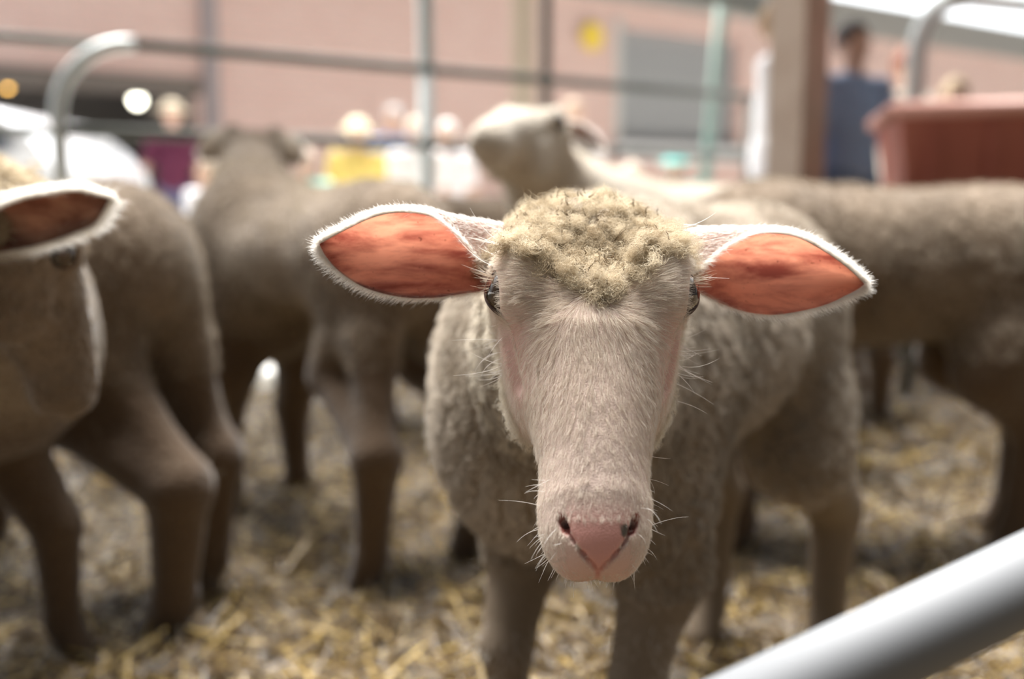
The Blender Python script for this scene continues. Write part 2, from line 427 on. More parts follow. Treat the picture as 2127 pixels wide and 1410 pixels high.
# ------------------------------------------------------------------ sheep anatomy
# head space: x = lateral (towards the animal's left), y = towards the nose (s), z = out of the face (h); metres
PROF = np.array([  # s, half width, top, bottom
    (-.090, .046, -.004, .050), (-.072, .061, -.004, .060), (-.052, .0675, -.002, .066), (-.028, .0680, .014, .078), (0, .0640, .0345, .084),
    (.03, .0555, .0395, .086), (.06, .0475, .037, .080), (.09, .0405, .035, .070), (.12, .0350, .032, .058),
    (.15, .0335, .028, .048), (.175, .0275, .020, .042)], f32)
SEAM = ((.0182, .1735, .0148), (.0152, .1800, .0142), (.0094, .1887, .0126), (.0040, .1951, .0094), (0, .1996, .0034), (0, .2022, -.0040), (0, .2020, -.0140))
def head_sdf(Q, detail=True):
    x, s, h = Q
    x = x*np.ones_like(s)
    shp = np.broadcast(x, s, h).shape
    sc_ = np.clip(s, -.090, .175)
    wd = np.interp(sc_.ravel(), PROF[:, 0], PROF[:, 1]).reshape(sc_.shape).astype(f32)
    tp = np.interp(sc_.ravel(), PROF[:, 0], PROF[:, 2]).reshape(sc_.shape).astype(f32)
    bt = np.interp(sc_.ravel(), PROF[:, 0], PROF[:, 3]).reshape(sc_.shape).astype(f32)
    hc = f32(-.012)
    up = h > hc
    hh = np.where(up, tp-hc, bt+hc)
    nar = np.where(up, 1.0, 1.0 - .42*np.clip((hc-h)/hh, 0, 1.2)**1.5)
    pw = f32(2.35)
    k = (np.abs(x/(wd*nar))**pw + np.abs((h-hc)/hh)**pw + 1e-9)**(1/pw)
    d = (k-1)*np.minimum(wd, hh)*f32(.92)
    d = smax(d, s-f32(.172), .03)
    d = smax(d, -f32(.078)-s, .04)
    ax = np.abs(x)
    M = (ax, s, h)
    d = smin(d, ell(M, (0, .170, -.004), (.0285, .031, .026)), .018)            # nose pad
    d = smin(d, ell(M, (.0115, .163, -.018), (.0215, .037, .024)), .012)         # upper lips
    d = smin(d, ell(M, (0, .160, -.040), (.023, .030, .015)), .010)              # chin
    d = smin(d, ell(M, (.047, -.012, .018), (.019, .030, .019)), .018)           # brow
    d = smin(d, ell(M, (.040, .030, -.055), (.018, .056, .036)), .03)            # jaw muscle
    d = smin(d, ell(M, (.018, -.050, -.020), (.03, .026, .020)), .03)             # poll
    if detail:
        d = smax(d, -ell(M, (.0600, -.005, .012), (.0140, .0155, .0135)), .006)   # eye socket
        d = smax(d, -cone(M, (.060, .022, .002), (.050, .060, -.006), .0035, .003), .010)  # tear groove
        # nostrils: a comma-shaped hole whose tail runs down to the cleft of the lip
        d = smax(d, -cone(M, (.0208, .1675, .0150), (.0187, .1735, .0140), .0029, .0026), .0025)
        d = smax(d, -cone(M, (.0195, .169, .011), (.0180, .172, .004), .0030, .0024), .002)
        for a_, b_ in zip(SEAM[:-1], SEAM[1:]): d = smax(d, -cone(M, a_, b_, .00125, .00115), .0022)
        d = smax(d, -cone(M, (0, .196, -.0345), (.026, .160, -.033), .0014, .0012), .003)  # mouth
    return d.astype(f32)

class Frame:
    """origin O and unit axes (rows): lateral, nose, face-normal"""
    def __init__(s, O, nose, normal, k=1.0, ks=1.0):
        s.ks = ks; n_ = unit(np.array(nose, float)); f_ = np.array(normal, float); f_ = unit(f_-n_*(f_@n_))
        s.O = np.array(O, float); s.R = np.stack([np.cross(n_, f_), n_, f_]); s.k = k
    def loc(s, P):
        q = (P[0]-f32(s.O[0]), P[1]-f32(s.O[1]), P[2]-f32(s.O[2]))
        return tuple(dot3(q, (s.R[i]/(s.k*(s.ks if i == 1 else 1))).astype(f32)) for i in range(3))
    def locv(s, V): return (V - s.O) @ s.R.T/(s.k*np.array([1, s.ks, 1]))
    def w(s, v): return s.O + (np.asarray(v)*s.k*np.array([1, s.ks, 1])) @ s.R
    def d(s, v): return np.asarray(v, float) @ s.R

LEGS = {'front_left': (.235, .085, .245, .085), 'front_right': (.235, -.085, .245, -.085),
        'hind_left': (-.27, .088, -.335, .085), 'hind_right': (-.27, -.088, -.335, -.085)}

def sheep_field(loc, yaw, fr, k=1.0, feet=None, body=1.0, neck_from=(.22, 0, .60), tail=True, head_detail=True, leg_r=1.0, arch=0., front_r=None, belly=1., thigh=1.):
    hind_r = leg_r; front_r = front_r or leg_r
    Rz = rotz(yaw); B = Rz/k
    feet = feet or {}
    hb = (fr.w((0, -.055, -.065)) - np.array([loc[0], loc[1], 0.])) @ B if fr is not None else None
    hb2 = (fr.w((0, -.02, -.055)) - np.array([loc[0], loc[1], 0.])) @ B if fr is not None else None
    foot = {}
    for nm, (tx, ty, fx, fy) in LEGS.items():
        dx, dy = feet.get(nm, (0, 0)); foot[nm] = (fx+dx, fy+dy)
    def f(P):
        q = (P[0]-f32(loc[0]), P[1]-f32(loc[1]), P[2])
        L = tuple(dot3(q, B[:, i].astype(f32)) for i in range(3))
        d = ell(L, (.20, 0, .55), (.19, .135*body, .19))
        d = smin(d, ell(L, (0, 0, .58+.10*(1-belly)), (.34, .148*body, .148*belly)), .06)
        d = smin(d, ell(L, (-.25, 0, .605), (.17, .132, .138)), .06)
        d = smin(d, cone(L, (-.29, 0, .645), (.17, 0, .655+arch), .085, .085), .05)
        for nm, (tx, ty, _, _) in LEGS.items():
            fx, fy = foot[nm]; sg = 1 if ty > 0 else -1
            leg_r = front_r if nm.startswith('front') else hind_r
            if nm.startswith('front'):
                l_ = ell(L, (.21, sg*.088, .50), (.085, .05, .14))
                kn = np.array([tx+.6*(fx-tx)+.012, ty+.6*(fy-ty), .235])
                l_ = smin(l_, cone(L, (.215, sg*.085, .42), (.20, sg*.088, .35), .058, .047), .04)
                l_ = smin(l_, cone(L, (.20, sg*.088, .36), kn, .043*leg_r, .029*leg_r), .03)
                l_ = smin(l_, cone(L, kn, (fx-.008, fy, .075), .028*leg_r, .0195*leg_r), .015)
                l_ = smin(l_, cone(L, (fx-.008, fy, .08), (fx+.012, fy, .035), .0215*leg_r, .022*leg_r), .012)
            else:
                hk = np.array([fx-.035, fy, .27])
                l_ = ell(L, (-.27, sg*.075, .50), (.115, .062*thigh, .145*thigh))
                l_ = smin(l_, cone(L, (-.24, sg*.09, .45), (-.215, sg*.098, .385), .075*thigh, .062*thigh), .05*thigh)
                l_ = smin(l_, cone(L, (-.22, sg*.098, .40), hk, .058*thigh, .030*leg_r), .045*thigh)
                l_ = smin(l_, cone(L, (-.33, sg*.08, .46), hk+np.array([-.01, 0, .03]), .05, .020), .04)
                l_ = smin(l_, cone(L, hk, (fx-.012, fy, .08), .029*leg_r, .020*leg_r), .018)
                l_ = smin(l_, cone(L, (fx-.012, fy, .085), (fx+.012, fy, .035), .022*leg_r, .0225*leg_r), .012)
            d = smin(d, l_, .04)
        if tail:
            d = smin(d, cone(L, (-.42, 0, .66), (-.455, 0, .56), .026, .018), .03)
        if fr is not None:
            nb = np.array(neck_from)
            d = smin(d, cone(L, nb, hb, .122, .054*fr.k/k), .09)
            d = smin(d, cone(L, nb+np.array([.05, 0, -.10]), hb2, .11, .052*fr.k/k), .07)
            hd = head_sdf(fr.loc(P), head_detail)*f32(fr.k/k)
            d = smin(d, hd, .02)
        return (d*f32(k)).astype(f32)
    feet_w = {nm: np.array([loc[0], loc[1], 0.]) + (np.array([fx+.018, fy, 0])*k) @ Rz.T for nm, (fx, fy) in foot.items()}
    return f, feet_w

def hoof(name, p, yaw, k, mat_, root, root_loc):
    """cloven hoof: two toes side by side"""
    V = []; F = []; n = 10
    for sg in (-1, 1):
        b = len(V)
        for (z, rx, ry, ox) in ((0, .021, .0105, .010), (.012, .020, .0105, .007), (.032, .015, .0095, .0), (.05, .010, .007, -.004)):
            for i in range(n):
                q = 2*math.pi*i/n; c, s_ = math.cos(q), math.sin(q)
                V.append((ox + rx*c*(1.15 if c > 0 else .85), sg*.0115 + ry*s_, z))
        for r in range(3):
            for i in range(n):
                j = (i+1) % n; F.append((b+r*n+i, b+r*n+j, b+(r+1)*n+j, b+(r+1)*n+i))
        F += [tuple(b+i for i in range(n-1, -1, -1)), tuple(b+3*n+i for i in range(n))]
    V = (np.array(V)*k) @ rotz(yaw).T + p - root_loc
    return mesh_obj(name, V, F, mat_, root)

def eyeball(fr, side, root, root_loc, pos=(.0557, -.005, .0108), r=.0156):
    n = 20; V = []; F = []
    for i in range(n+1):
        a = math.pi*i/n
        for j in range(2*n):
            b = math.pi*j/n
            bulge = 1.05 if math.cos(a) > .75 else 1
            V.append((r*math.sin(a)*math.cos(b), r*math.sin(a)*math.sin(b), r*math.cos(a)*bulge))
    for i in range(n):
        for j in range(2*n):
            k = (j+1) % (2*n); F.append((i*2*n+j, (i+1)*2*n+j, (i+1)*2*n+k, i*2*n+k))
    o = mesh_obj('eye', np.array(V)*fr.k, F, M_eye, root)
    out = unit(fr.d((side*.80, .12, .55))); xx = fr.d((0, .96, -.28)); xx = unit(xx-out*(xx@out)); yy = np.cross(out, xx)
    Mx = Matrix([[xx[i], yy[i], out[i]] for i in range(3)]).to_4x4()
    Mx.translation = Vector(fr.w((side*pos[0], pos[1], pos[2])) - root_loc)
    o.matrix_local = Mx
    # eyelids: dark rim around the opening, drawn to a point at the tear duct
    pts = []; rad = []
    c = np.array((side*pos[0], pos[1], pos[2]))
    for i in range(41):
        a = 2*math.pi*i/40
        u_, v_ = math.cos(a), math.sin(a)
        L = .0130*(1+.22*max(0, u_)**6); Hh = .0106*(1 if v_ > 0 else .95)*(1-.35*max(0, u_)**2)
        loc3 = np.array([0, u_*L, v_*Hh]); rr = math.hypot(loc3[1], loc3[2])
        z = math.sqrt(max(r*r*1.02 - rr*rr, (.25*r)**2))
        p = fr.w(c) + fr.k*(xx*loc3[1] + yy*loc3[2] + out*z)
        pts.append(p - root_loc); rad.append(fr.k*(.0011+.0010*max(0, u_)**4))
    m = MB(); m.tube(pts, rad, 8)
    lid = m.build('eyelid', M_lid, root, True); tag(lid, 'dark brown eyelid rim')
    return o

def ear_mesh(name, rows, mat_, root, root_loc, thick=.0022, sub=5, mat2=None):
    """rows: (t, k, 3) control points across the ear from lower edge over the cup to the front rim; Catmull-Rom both ways.
    returns object, outer-surface grid and rim info for fur"""
    A = np.array(rows, float)
    def cr(A, n):
        m = len(A); out = []
        for i in range(m-1):
            p0 = A[max(i-1, 0)] if i > 0 else 2*A[0]-A[1]
            p3 = A[i+2] if i+2 < m else 2*A[m-1]-A[m-2]
            p1, p2 = A[i], A[i+1]
            for q in range(n):
                t = q/n
                out.append(.5*((2*p1)+(-p0+p2)*t+(2*p0-5*p1+4*p2-p3)*t*t+(-p0+3*p1-3*p2+p3)*t**3))
        out.append(A[-1]); return np.array(out)
    G = cr(A, sub); G = np.swapaxes(cr(np.swapaxes(G, 0, 1), sub+2), 0, 1)     # (T,K,3)
    T, K, _ = G.shape
    du = np.gradient(G, axis=0); dv = np.gradient(G, axis=1)
    Nn = unit(np.cross(du, dv)); 
    if Nn[T//2, K//2, 1] < 0: Nn = -Nn                                       # outer side faces away from the camera
    # normals at the pinched tip fall back on the average
    bad = np.linalg.norm(np.cross(du, dv), axis=2) < 1e-9; Nn[bad] = unit(Nn.mean((0, 1)))
    uu = np.linspace(0, 1, T)[:, None]*np.ones((1, K)); vv = np.ones((T, 1))*np.linspace(0, 1, K)[None]
    th = thick*(.25 + .75*np.clip(np.minimum(vv, 1-vv)*6, 0, 1))*(1-.4*uu)
    I = G; O = G + Nn*th[..., None]
    V = np.concatenate([I.reshape(-1, 3), O.reshape(-1, 3)]) - root_loc
    n0 = T*K; idx = np.arange(n0).reshape(T, K)
    q = np.stack([idx[:-1, :-1], idx[1:, :-1], idx[1:, 1:], idx[:-1, 1:]], -1).reshape(-1, 4)
    qo = q[:, ::-1] + n0
    if True:
        # orient inner faces against the outer normal
        c = np.cross(V[q[len(q)//2, 2]]-V[q[len(q)//2, 0]], V[q[len(q)//2, 3]]-V[q[len(q)//2, 1]])
        if c @ Nn[T//2, K//2] > 0: q = q[:, ::-1]; qo = qo[:, ::-1]
    loop = list(idx[:, 0]) + list(idx[-1, 1:]) + list(idx[::-1, -1][1:]) + list(idx[0, ::-1][1:-1])
    rim = np.array([(loop[i], loop[(i+1) % len(loop)], loop[(i+1) % len(loop)]+n0, loop[i]+n0) for i in range(len(loop))])
    F = np.concatenate([q, qo, rim])
    o = mesh_obj(name, V, F, mat_, root, attrs={'ear_u': np.tile(uu.ravel(), 2), 'ear_v': np.tile(vv.ravel(), 2)})
    o.data.materials.append(mat2 or M_ear_out)
    mi = np.zeros(len(o.data.polygons), np.int32)
    if len(mi) >= len(q)*2: mi[len(q):] = 1
    o.data.polygons.foreach_set('material_index', mi)
    return o, G, O, Nn

def ear_fur(name, o, G, O, Nn, root_loc, n_back, n_rim, L, rad, seed, rim_cols=None, mat_=None):
    """short hair over the back of the ear and a longer fringe along its edge"""
    rng = np.random.default_rng(seed); T, K, _ = G.shape
    mid = G.mean(1)                                       # centreline
    if QUICK: n_back //= 3; n_rim //= 2
    ti = rng.random(n_back)*(T-1.01); ki = rng.random(n_back)*(K-1.01)
    def samp(A, ti, ki):
        a, b = ti.astype(int), ki.astype(int); fa, fb = (ti-a)[:, None], (ki-b)[:, None]
        return (A[a, b]*(1-fa)+A[a+1, b]*fa)*(1-fb)+(A[a, b+1]*(1-fa)+A[a+1, b+1]*fa)*fb
    P = samp(O, ti, ki); Nq = unit(samp(Nn, ti, ki)); axis = unit(G[-1].mean(0)-G[0].mean(0))
    D = unit(axis[None] + .35*Nq + rng.normal(size=P.shape)*.22)
    L1 = L*.6*(.6+.6*rng.random(n_back))
    # fringe
    tr = rng.random(n_rim)**.8*(T-1.01); side = rng.random(n_rim) < .5
    kr = np.where(side, rng.random(n_rim)*.8, K-1.01-rng.random(n_rim)*.8)
    Pr = samp((G+O)/2, tr, kr); inn = samp(np.repeat(mid[:, None], K, 1), tr, kr)
    outw = unit(Pr-inn); Nr = unit(samp(Nn, tr, kr))
    Dr = unit(outw*.75 + axis*.75 + Nr*.15 + rng.normal(size=Pr.shape)*.3)
    L2 = L*(.35+1.3*rng.random(n_rim)**1.8)
    P = np.concatenate([P, Pr]); D = np.concatenate([D, Dr]); LL = np.concatenate([L1, L2])
    m = 4; s = np.linspace(0, 1, m)[None, :, None]
    pts = P[:, None] + LL[:, None, None]*(D[:, None]*s + axis[None, None]*.25*s*s + rng.normal(size=(len(P), 1, 3))*.12*s*s)
    return curves_obj(name, pts-root_loc, taper_r(len(P), m, rad), mat_ or M_white, o, rng.random(len(P)))

# ================================================================== the near sheep, looking into the lens
def build_hero():
    loc = np.array([.206, 1.268, 0.]); yaw = math.radians(-124.5)
    E = W(1230, 622, .662)
    nose = np.array([-.010, -.53, -.848]); nrm = np.array([.0, -.85, .53])
    fr = Frame(E - .010*unit(nrm), nose, nrm, 1.0, .90)
    root = empty('sheep', loc, 'near white-faced sheep looking straight at us with both pink ears spread wide', 'sheep', 'sheep in the pen')
    f, feet = sheep_field(loc, yaw, fr, 1.0, feet={'front_left': (.0, .0), 'front_right': (.0, -.0), 'hind_left': (-.02, .02)}, neck_from=(.24, 0, .60), leg_r=1.3, front_r=1.02)
    h = .0016 if not QUICK else .0035
    hc = .012
    xs = grid_axis(-.25, .78, -.035, .155, h, hc); ys = grid_axis(.48, 1.86, .52, .74, h, hc); zs = grid_axis(-.01, .84, .50, .795, h, hc)
    V, F = surface(f, xs, ys, zs)
    N = sd_grad(f, V)[1]
    Hl = fr.locv(V); ax = np.abs(Hl[:, 0]); s = Hl[:, 1]; hh = Hl[:, 2]
    face = np.clip((s+.09)/.02, 0, 1)*np.clip((hh+.085)/.03, 0, 1)
    sst = lambda a, b, x: (lambda t: t*t*(3-2*t))(np.clip((x-a)/(b-a), 0, 1))
    xs_ = np.interp(s, [.160, .1735, .1800, .1887, .1951, .1996, .21], [.0200, .0178, .0152, .0094, .0040, .0012, .0008])
    inside = 1-sst(-.0006, .0010, ax-xs_)
    pink = sst(.150, .180, s)*sst(-.02, 0, hh)*inside
    pink = np.maximum(pink, .38*sst(.172, .195, s)*(1-sst(.018, .030, ax)))
    pink = np.maximum(pink, .5*sst(.035, .052, ax)*sst(.015, .03, s)*(1-sst(.07, .10, s))*sst(-.03, -.01, hh))
    def seg(a, b):
        a, b = np.array(a), np.array(b); q = np.stack([ax, s, hh], 1)-a; t = np.clip((q@(b-a))/((b-a)@(b-a)), 0, 1)
        return np.linalg.norm(q-t[:, None]*(b-a), axis=1)
    slit = 1-sst(.0030, .0048, seg((.0212, .1655, .0150), (.0185, .1735, .0140)))
    for a_, b_ in zip(SEAM[:-1], SEAM[1:]): slit = np.maximum(slit, .5*(1-sst(.0008, .0022, seg(a_, b_))))
    q = Hl - np.array([-.0150, .1745, .0185])
    spot = 1-sst(.8, 1.15, np.sqrt((q[:, 0]/.0028)**2+(q[:, 1]/.005)**2+(q[:, 2]/.006)**2) + .15*smooth_noise(V, 900, 3, 1)[:, 0])
    spot = np.maximum(spot, 1-sst(.0035, .0065, np.linalg.norm(np.stack([ax-.0585, (s-.0115)*.8, hh-.0125], 1), axis=1)))
    body = mesh_obj('body', V-loc, F, M_skin, root, attrs={'face': face, 'pink': pink, 'slit': slit, 'spot': spot})
    for side in (-1, 1): eyeball(fr, side, root, loc)
    for nm, p in feet.items(): hoof('hoof', p, yaw, 1., M_hoof, root, loc)

    eyes = [fr.w((sd*.0580, -.004, .0150)) for sd in (-1, 1)]
    def eyeclear(P, r0=.0178): return np.min([np.linalg.norm(P-e, axis=1) for e in eyes], 0) > r0
    # ---- face hair
    def wf(P, Nn):
        l = fr.locv(P); a = np.abs(l[:, 0])
        k = (l[:, 1] > -.085) & (l[:, 2] > -.075) & eyeclear(P)
        nosez = (l[:, 1] > .168) & (a < np.interp(l[:, 1], [.160, .1735, .1800, .1887, .1951, .1996, .21], [.020, .0178, .0152, .0094, .0045, .002, .001])) & (l[:, 2] > -.02)
        nosez |= (np.linalg.norm(np.stack([a-.020, l[:, 1]-.169, l[:, 2]-.0145], 1), axis=1) < .0045)
        inn = np.zeros(len(P)); inn[k] = 1.; inn[k & nosez] = .10
        inn *= np.where((l[:, 1] > .165) & ~nosez, 2.6, 1)
        inn *= np.where(Nn[:, 1] > .75, .15, 1)          # the far side of the skull is never seen
        tear = (a > .037) & (l[:, 1] > .015) & (l[:, 1] < .07) & (l[:, 2] > -.03); inn[tear] *= .45
        return inn
    def lf(P, Nn):
        l = fr.locv(P); a = np.abs(l[:, 0])
        L = np.interp(l[:, 1], [-.08, -.03, .02, .06, .12, .17, .2], [.013, .0135, .0115, .0085, .0060, .0042, .0026])
        L = L*np.where((l[:, 1] > .172) & (a < .02) & (l[:, 2] > .0), .6, 1)
        return L*np.where(a > .045, .7, 1)
    def cf(P, Nn):
        l = fr.locv(P); s_ = l[:, 1:2]; x = l[:, 0:1]
        k = 1/(1+np.exp(-(s_-.030)/.016))                # 0 on the forehead, 1 down the muzzle
        up = np.concatenate([x*14, -.42+0*x-.0*s_, 0*x], 1); dn = np.concatenate([x*10, .95+0*x, 0*x], 1)
        sw = np.concatenate([np.sign(x)*1.2, .25+0*x, 0*x], 1)*np.exp(-((np.abs(x)-.042)/.016)**2)*np.exp(-((s_-.02)/.045)**2)
        v = up*(1-k)+dn*k+sw
        v = v + smooth_noise(P, 90, 5)*.22
        return v @ fr.R
    fur('face_hair', root, M_faceh, V, F, N, 120000, lf, cf, loc, .000085, m=4, lift=.22, jitter=.20, weight=wf, seed=3, bend=.35, clump=.35, clump_n=14,
        curl=.03, tint=lambda P, Nn, r: np.clip(.5+.3*smooth_noise(P, 45, 8, 1)[:, 0]+.3*r.normal(size=len(P)), 0, 1), embed=.0006)
    # ---- cheek and throat wool, cream
    def wc(P, Nn):
        l = fr.locv(P); a = np.abs(l[:, 0])
        return ((l[:, 2] < -.034-.02*np.clip((l[:, 1]-.05)/.06, 0, 1)) & (l[:, 1] < .118) & (l[:, 1] > -.14) & (P[:, 1] < .93) & (P[:, 1] < .80+.30*(P[:, 2]-.45))).astype(float)*np.where(Nn[:, 1] > .5, .2, 1)
    fur('cheek_wool', root, M_cream, V, F, N, 48000, .0135, lambda P, Nn: fr.d((0, .3, -.5))[None]+smooth_noise(P, 60, 9)*.8, loc, .00016, m=6, lift=.5,
        jitter=.4, weight=wc, seed=5, curl=.14, curl_f=1.6, clump=.55, clump_n=30)
    # ---- fleece on neck, chest and back
    def wb(P, Nn):
        l = fr.locv(P)
        w_ = ((l[:, 1] < -.07) | (l[:, 2] < -.075)) & (P[:, 1] > .70) & (P[:, 2] > .33)
        return w_*np.where(P[:, 1] < 1.25, 1.6, .8)*np.where(Nn[:, 1] > .6, .4, 1)
    fur('fleece', root, M_chest, V, F, N, 90000, .016, lambda P, Nn: np.array([0, 0, -1.])[None]+smooth_noise(P, 40, 12)*.9, loc, .0003, m=5, lift=.62,
        jitter=.4, weight=wb, seed=6, curl=.12, curl_f=1.3, clump=.6, clump_n=26,
        tint=lambda P, Nn, r: np.clip(.45+.35*smooth_noise(P, 22, 18, 1)[:, 0]+.25*r.normal(size=len(P)), 0, 1))
    fur('leg_hair', root, M_legh, V, F, N, 26000, .009, lambda P, Nn: np.array([0, 0, -1.])[None]+0*P, loc, .0003, m=3, lift=.3,
        jitter=.3, weight=lambda P, Nn: ((P[:, 2] < .40) & (P[:, 2] > .05)).astype(float), seed=7)
    # ---- forelock: curly locks with a frizzy undercoat
    def wl_(P, Nn, lo=0.):
        l = fr.locv(P); a = np.abs(l[:, 0])
        lim = np.interp(a, [0, .01, .022, .045, .06, .07], [.014, .009, -.002, -.020, -.034, -.042]) + lo + .006*smooth_noise(P, 120, 21, 1)[:, 0]
        return ((l[:, 1] < lim) & (l[:, 1] > -.12) & (a < .073) & (l[:, 2] > -.05)).astype(float)*np.where(Nn[:, 1] > .9, .3, 1)
    fc = lambda P, Nn: (fr.d((0, .75, .25))[None] + fr.locv(P)[:, 0:1]*9*fr.d((1, 0, 0))[None] + smooth_noise(P, 95, 13)*.8)
    fur('forelock_undercoat', root, M_lock, V, F, N, 60000, .009, fc, loc, .00010, m=6, lift=.5, jitter=.5, weight=wl_, seed=8,
        curl=.20, curl_f=1.8, clump=.5, clump_n=22, tint=lambda P, Nn, r: np.clip(.32+.3*smooth_noise(P, 70, 28, 1)[:, 0]+.2*r.normal(size=len(P)), 0, 1))
    rng = np.random.default_rng(77)
    nl = 520; m = 11
    P, Nn = scatter(V, F, N, nl, rng, lambda A, B: wl_(A, B, -.004))
    T = fc(P, Nn); T = unit(T-Nn*(T*Nn).sum(1, keepdims=True)); T = unit(T+rng.normal(size=T.shape)*.45)
    lv = fr.locv(P); L = (.010+.012*rng.random(nl))*np.clip(.35+(.012-lv[:, 1])*22, .4, 1)*np.where(lv[:, 1] < -.045, .7, 1); s_ = np.linspace(0, 1, m)[None, :, None]
    D0 = unit(Nn*.5+T*.6); e1 = unit(np.cross(D0, rng.normal(size=(nl, 3)))); e2 = np.cross(D0, e1)
    ph = rng.random((nl, 1, 1))*6.28; fq = 1.2+1.3*rng.random((nl, 1, 1)); am = .0024*(s_**.8)
    G = P[:, None]+L[:, None, None]*(D0[:, None]*s_+(T-D0)[:, None]*.55*s_*s_)+am*(e1[:, None]*np.sin(6.28*fq*s_+ph)+e2[:, None]*np.cos(6.28*fq*s_+ph))
    per = 90 if not QUICK else 30
    wid = .0034*(1-.55*s_[None]) + .0005
    offs = rng.normal(size=(nl, per, 1, 3))*wid*.75
    friz = np.cumsum(rng.normal(size=(nl, per, m, 3))*.0006, axis=2)
    ext = 1 + .12*rng.normal(size=(nl, per, 1, 1))
    X = G[:, None] + offs + friz; X = X[:, :, :1] + (X-X[:, :, :1])*ext
    X = X.reshape(-1, m, 3)
    tint = np.clip(np.repeat(.52+.26*rng.normal(size=nl), per)+.16*rng.normal(size=nl*per), 0, 1)
    curves_obj('forelock', X-loc, taper_r(len(X), m, .000085 if not QUICK else .00014, .4), M_lock, root, tint)
    # dark dirt-tipped strands standing out of the wool
    nd = 120; P, Nn = scatter(V, F, N, nd, rng, wl_)
    P = P + Nn*.008
    D = unit(Nn*.7 + fr.d((0, -.35, .2))[None] + rng.normal(size=P.shape)*.45)
    D = D[:, None]*np.linspace(0, 1, 6)[None, :, None]*(.003+.005*rng.random((nd, 1, 1))) + np.cumsum(rng.normal(size=(nd, 6, 3))*.0007, 1)
    Xd = (P[:, None]+D)[:, None] + np.cumsum(rng.normal(size=(nd, 5, 6, 3))*.00022, 2); Xd = Xd.reshape(-1, 6, 3)
    curves_obj('dark_wool_tip', Xd-loc, taper_r(len(Xd), 6, .00012), M_lockd, root, rng.random(len(Xd)))
    # ---- whiskers, eyelashes and long cheek hairs
    ws = []
    def hairs(P, D, L, sag=.25, rnd=.15):
        s_ = np.linspace(0, 1, 7)[None, :, None]; n = len(P)
        return P[:, None]+L[:, None, None]*(unit(D)[:, None]*s_ + (rng.normal(size=(n, 1, 3))*rnd+np.array([0, 0, -sag]))*s_*s_)
    P, Nn = scatter(V, F, N, 620, rng, lambda A, B: ((fr.locv(A)[:, 1] > .135) & (np.abs(B @ fr.R[0]) > .55) & (fr.locv(A)[:, 2] < .015)).astype(float))
    ws.append(hairs(P, Nn*1.0+fr.d((0, .25, -.25))+rng.normal(size=P.shape)*.3, (.004+.014*rng.random(len(P))**1.3)))
    P, Nn = scatter(V, F, N, 900, rng, lambda A, B: ((fr.locv(A)[:, 1] > .15) & (fr.locv(A)[:, 2] < -.02) & (B @ fr.R[1] > .2)).astype(float))
    ws.append(hairs(P, Nn+fr.d((0, .8, -.5))+rng.normal(size=P.shape)*.25, .003+.011*rng.random(len(P))**1.5, .1))
    P, Nn = scatter(V, F, N, 14, rng, lambda A, B: ((fr.locv(A)[:, 1] > .11) & (fr.locv(A)[:, 1] < .17) & (np.abs(B @ fr.R[0]) > .8)).astype(float))
    ws.append(hairs(P, Nn+rng.normal(size=P.shape)*.35, .018+.012*rng.random(len(P)), .3, .3))
    X = np.concatenate(ws); curves_obj('whisker', X-loc, taper_r(len(X), 7, .00016, .25), M_white, root, rng.random(len(X)))
    ws = []
    for sd in (-1, 1):
        c = np.array((sd*.0557, -.005, .0108)); n = 26
        a = rng.random(n)*1.0
        Pl = np.stack([np.full(n, sd*.066), c[1]-.012+a*.014, c[2]+.002+.010*np.sin(a*2.4)], 1)
        Dl = np.stack([np.full(n, sd*1.), -.55+.9*a, .1+.1*a], 1)+rng.normal(size=(n, 3))*.15
        ws.append(hairs(fr.w(Pl), Dl @ fr.R, .009+.006*rng.random(n), -.1, .1))
    X = np.concatenate(ws); curves_obj('eyelash', X-loc, taper_r(len(X), 7, .00016, .2), M_lash, root, rng.random(len(X)))
    ws = []
    for sd in (-1, 1):
        n = 12; Pl = np.stack([np.full(n, sd*.062), -.035+.01*rng.normal(size=n), .012+.008*rng.normal(size=n)], 1)
        ws.append(hairs(fr.w(Pl), np.stack([np.full(n, sd*1.), -.1+.35*rng.normal(size=n), .3+.2*rng.normal(size=n)], 1) @ fr.R, .014+.014*rng.random(n), -.1, .25))
        n = 22; Pl = np.stack([np.full(n, sd*.060), .030+.012*rng.normal(size=n), -.025+.01*rng.normal(size=n)], 1)
        ws.append(hairs(fr.w(Pl), np.stack([np.full(n, sd*1.), .5+.35*rng.normal(size=n), .0+.2*rng.normal(size=n)], 1) @ fr.R, .010+.016*rng.random(n), -.2, .3))
    X = np.concatenate(ws); curves_obj('guard_hair', X-loc, taper_r(len(X), 7, .00019, .2), M_white, root, rng.random(len(X)))
    # ---- ears, spread sideways; lower edge, cup, crest, front rim
    Bl = [(1045, 600), (985, 606), (940, 613), (900, 618), (850, 618), (800, 610), (750, 593), (705, 563), (678, 533), (664, 508)]
    Cl = [(1045, 470), (1005, 462), (965, 456), (925, 448), (880, 437), (825, 437), (770, 447), (715, 474), (682, 493), (664, 507)]
    Rl = [(1045, 560), (1003, 548), (972, 512), (940, 480), (893, 449), (830, 442), (775, 452), (718, 478), (684, 496), (664, 507)]
    Br = [(1420, 585), (1465, 612), (1505, 632), (1550, 647), (1605, 653), (1660, 646), (1715, 632), (1755, 614), (1782, 600), (1795, 590)]
    Cr = [(1420, 485), (1450, 478), (1495, 475), (1545, 476), (1600, 477), (1655, 487), (1710, 514), (1752, 544), (1780, 570), (1795, 589)]
    Rr = [(1420, 570), (1458, 556), (1482, 535), (1520, 507), (1578, 486), (1648, 491), (1706, 519), (1749, 548), (1778, 573), (1795, 589)]
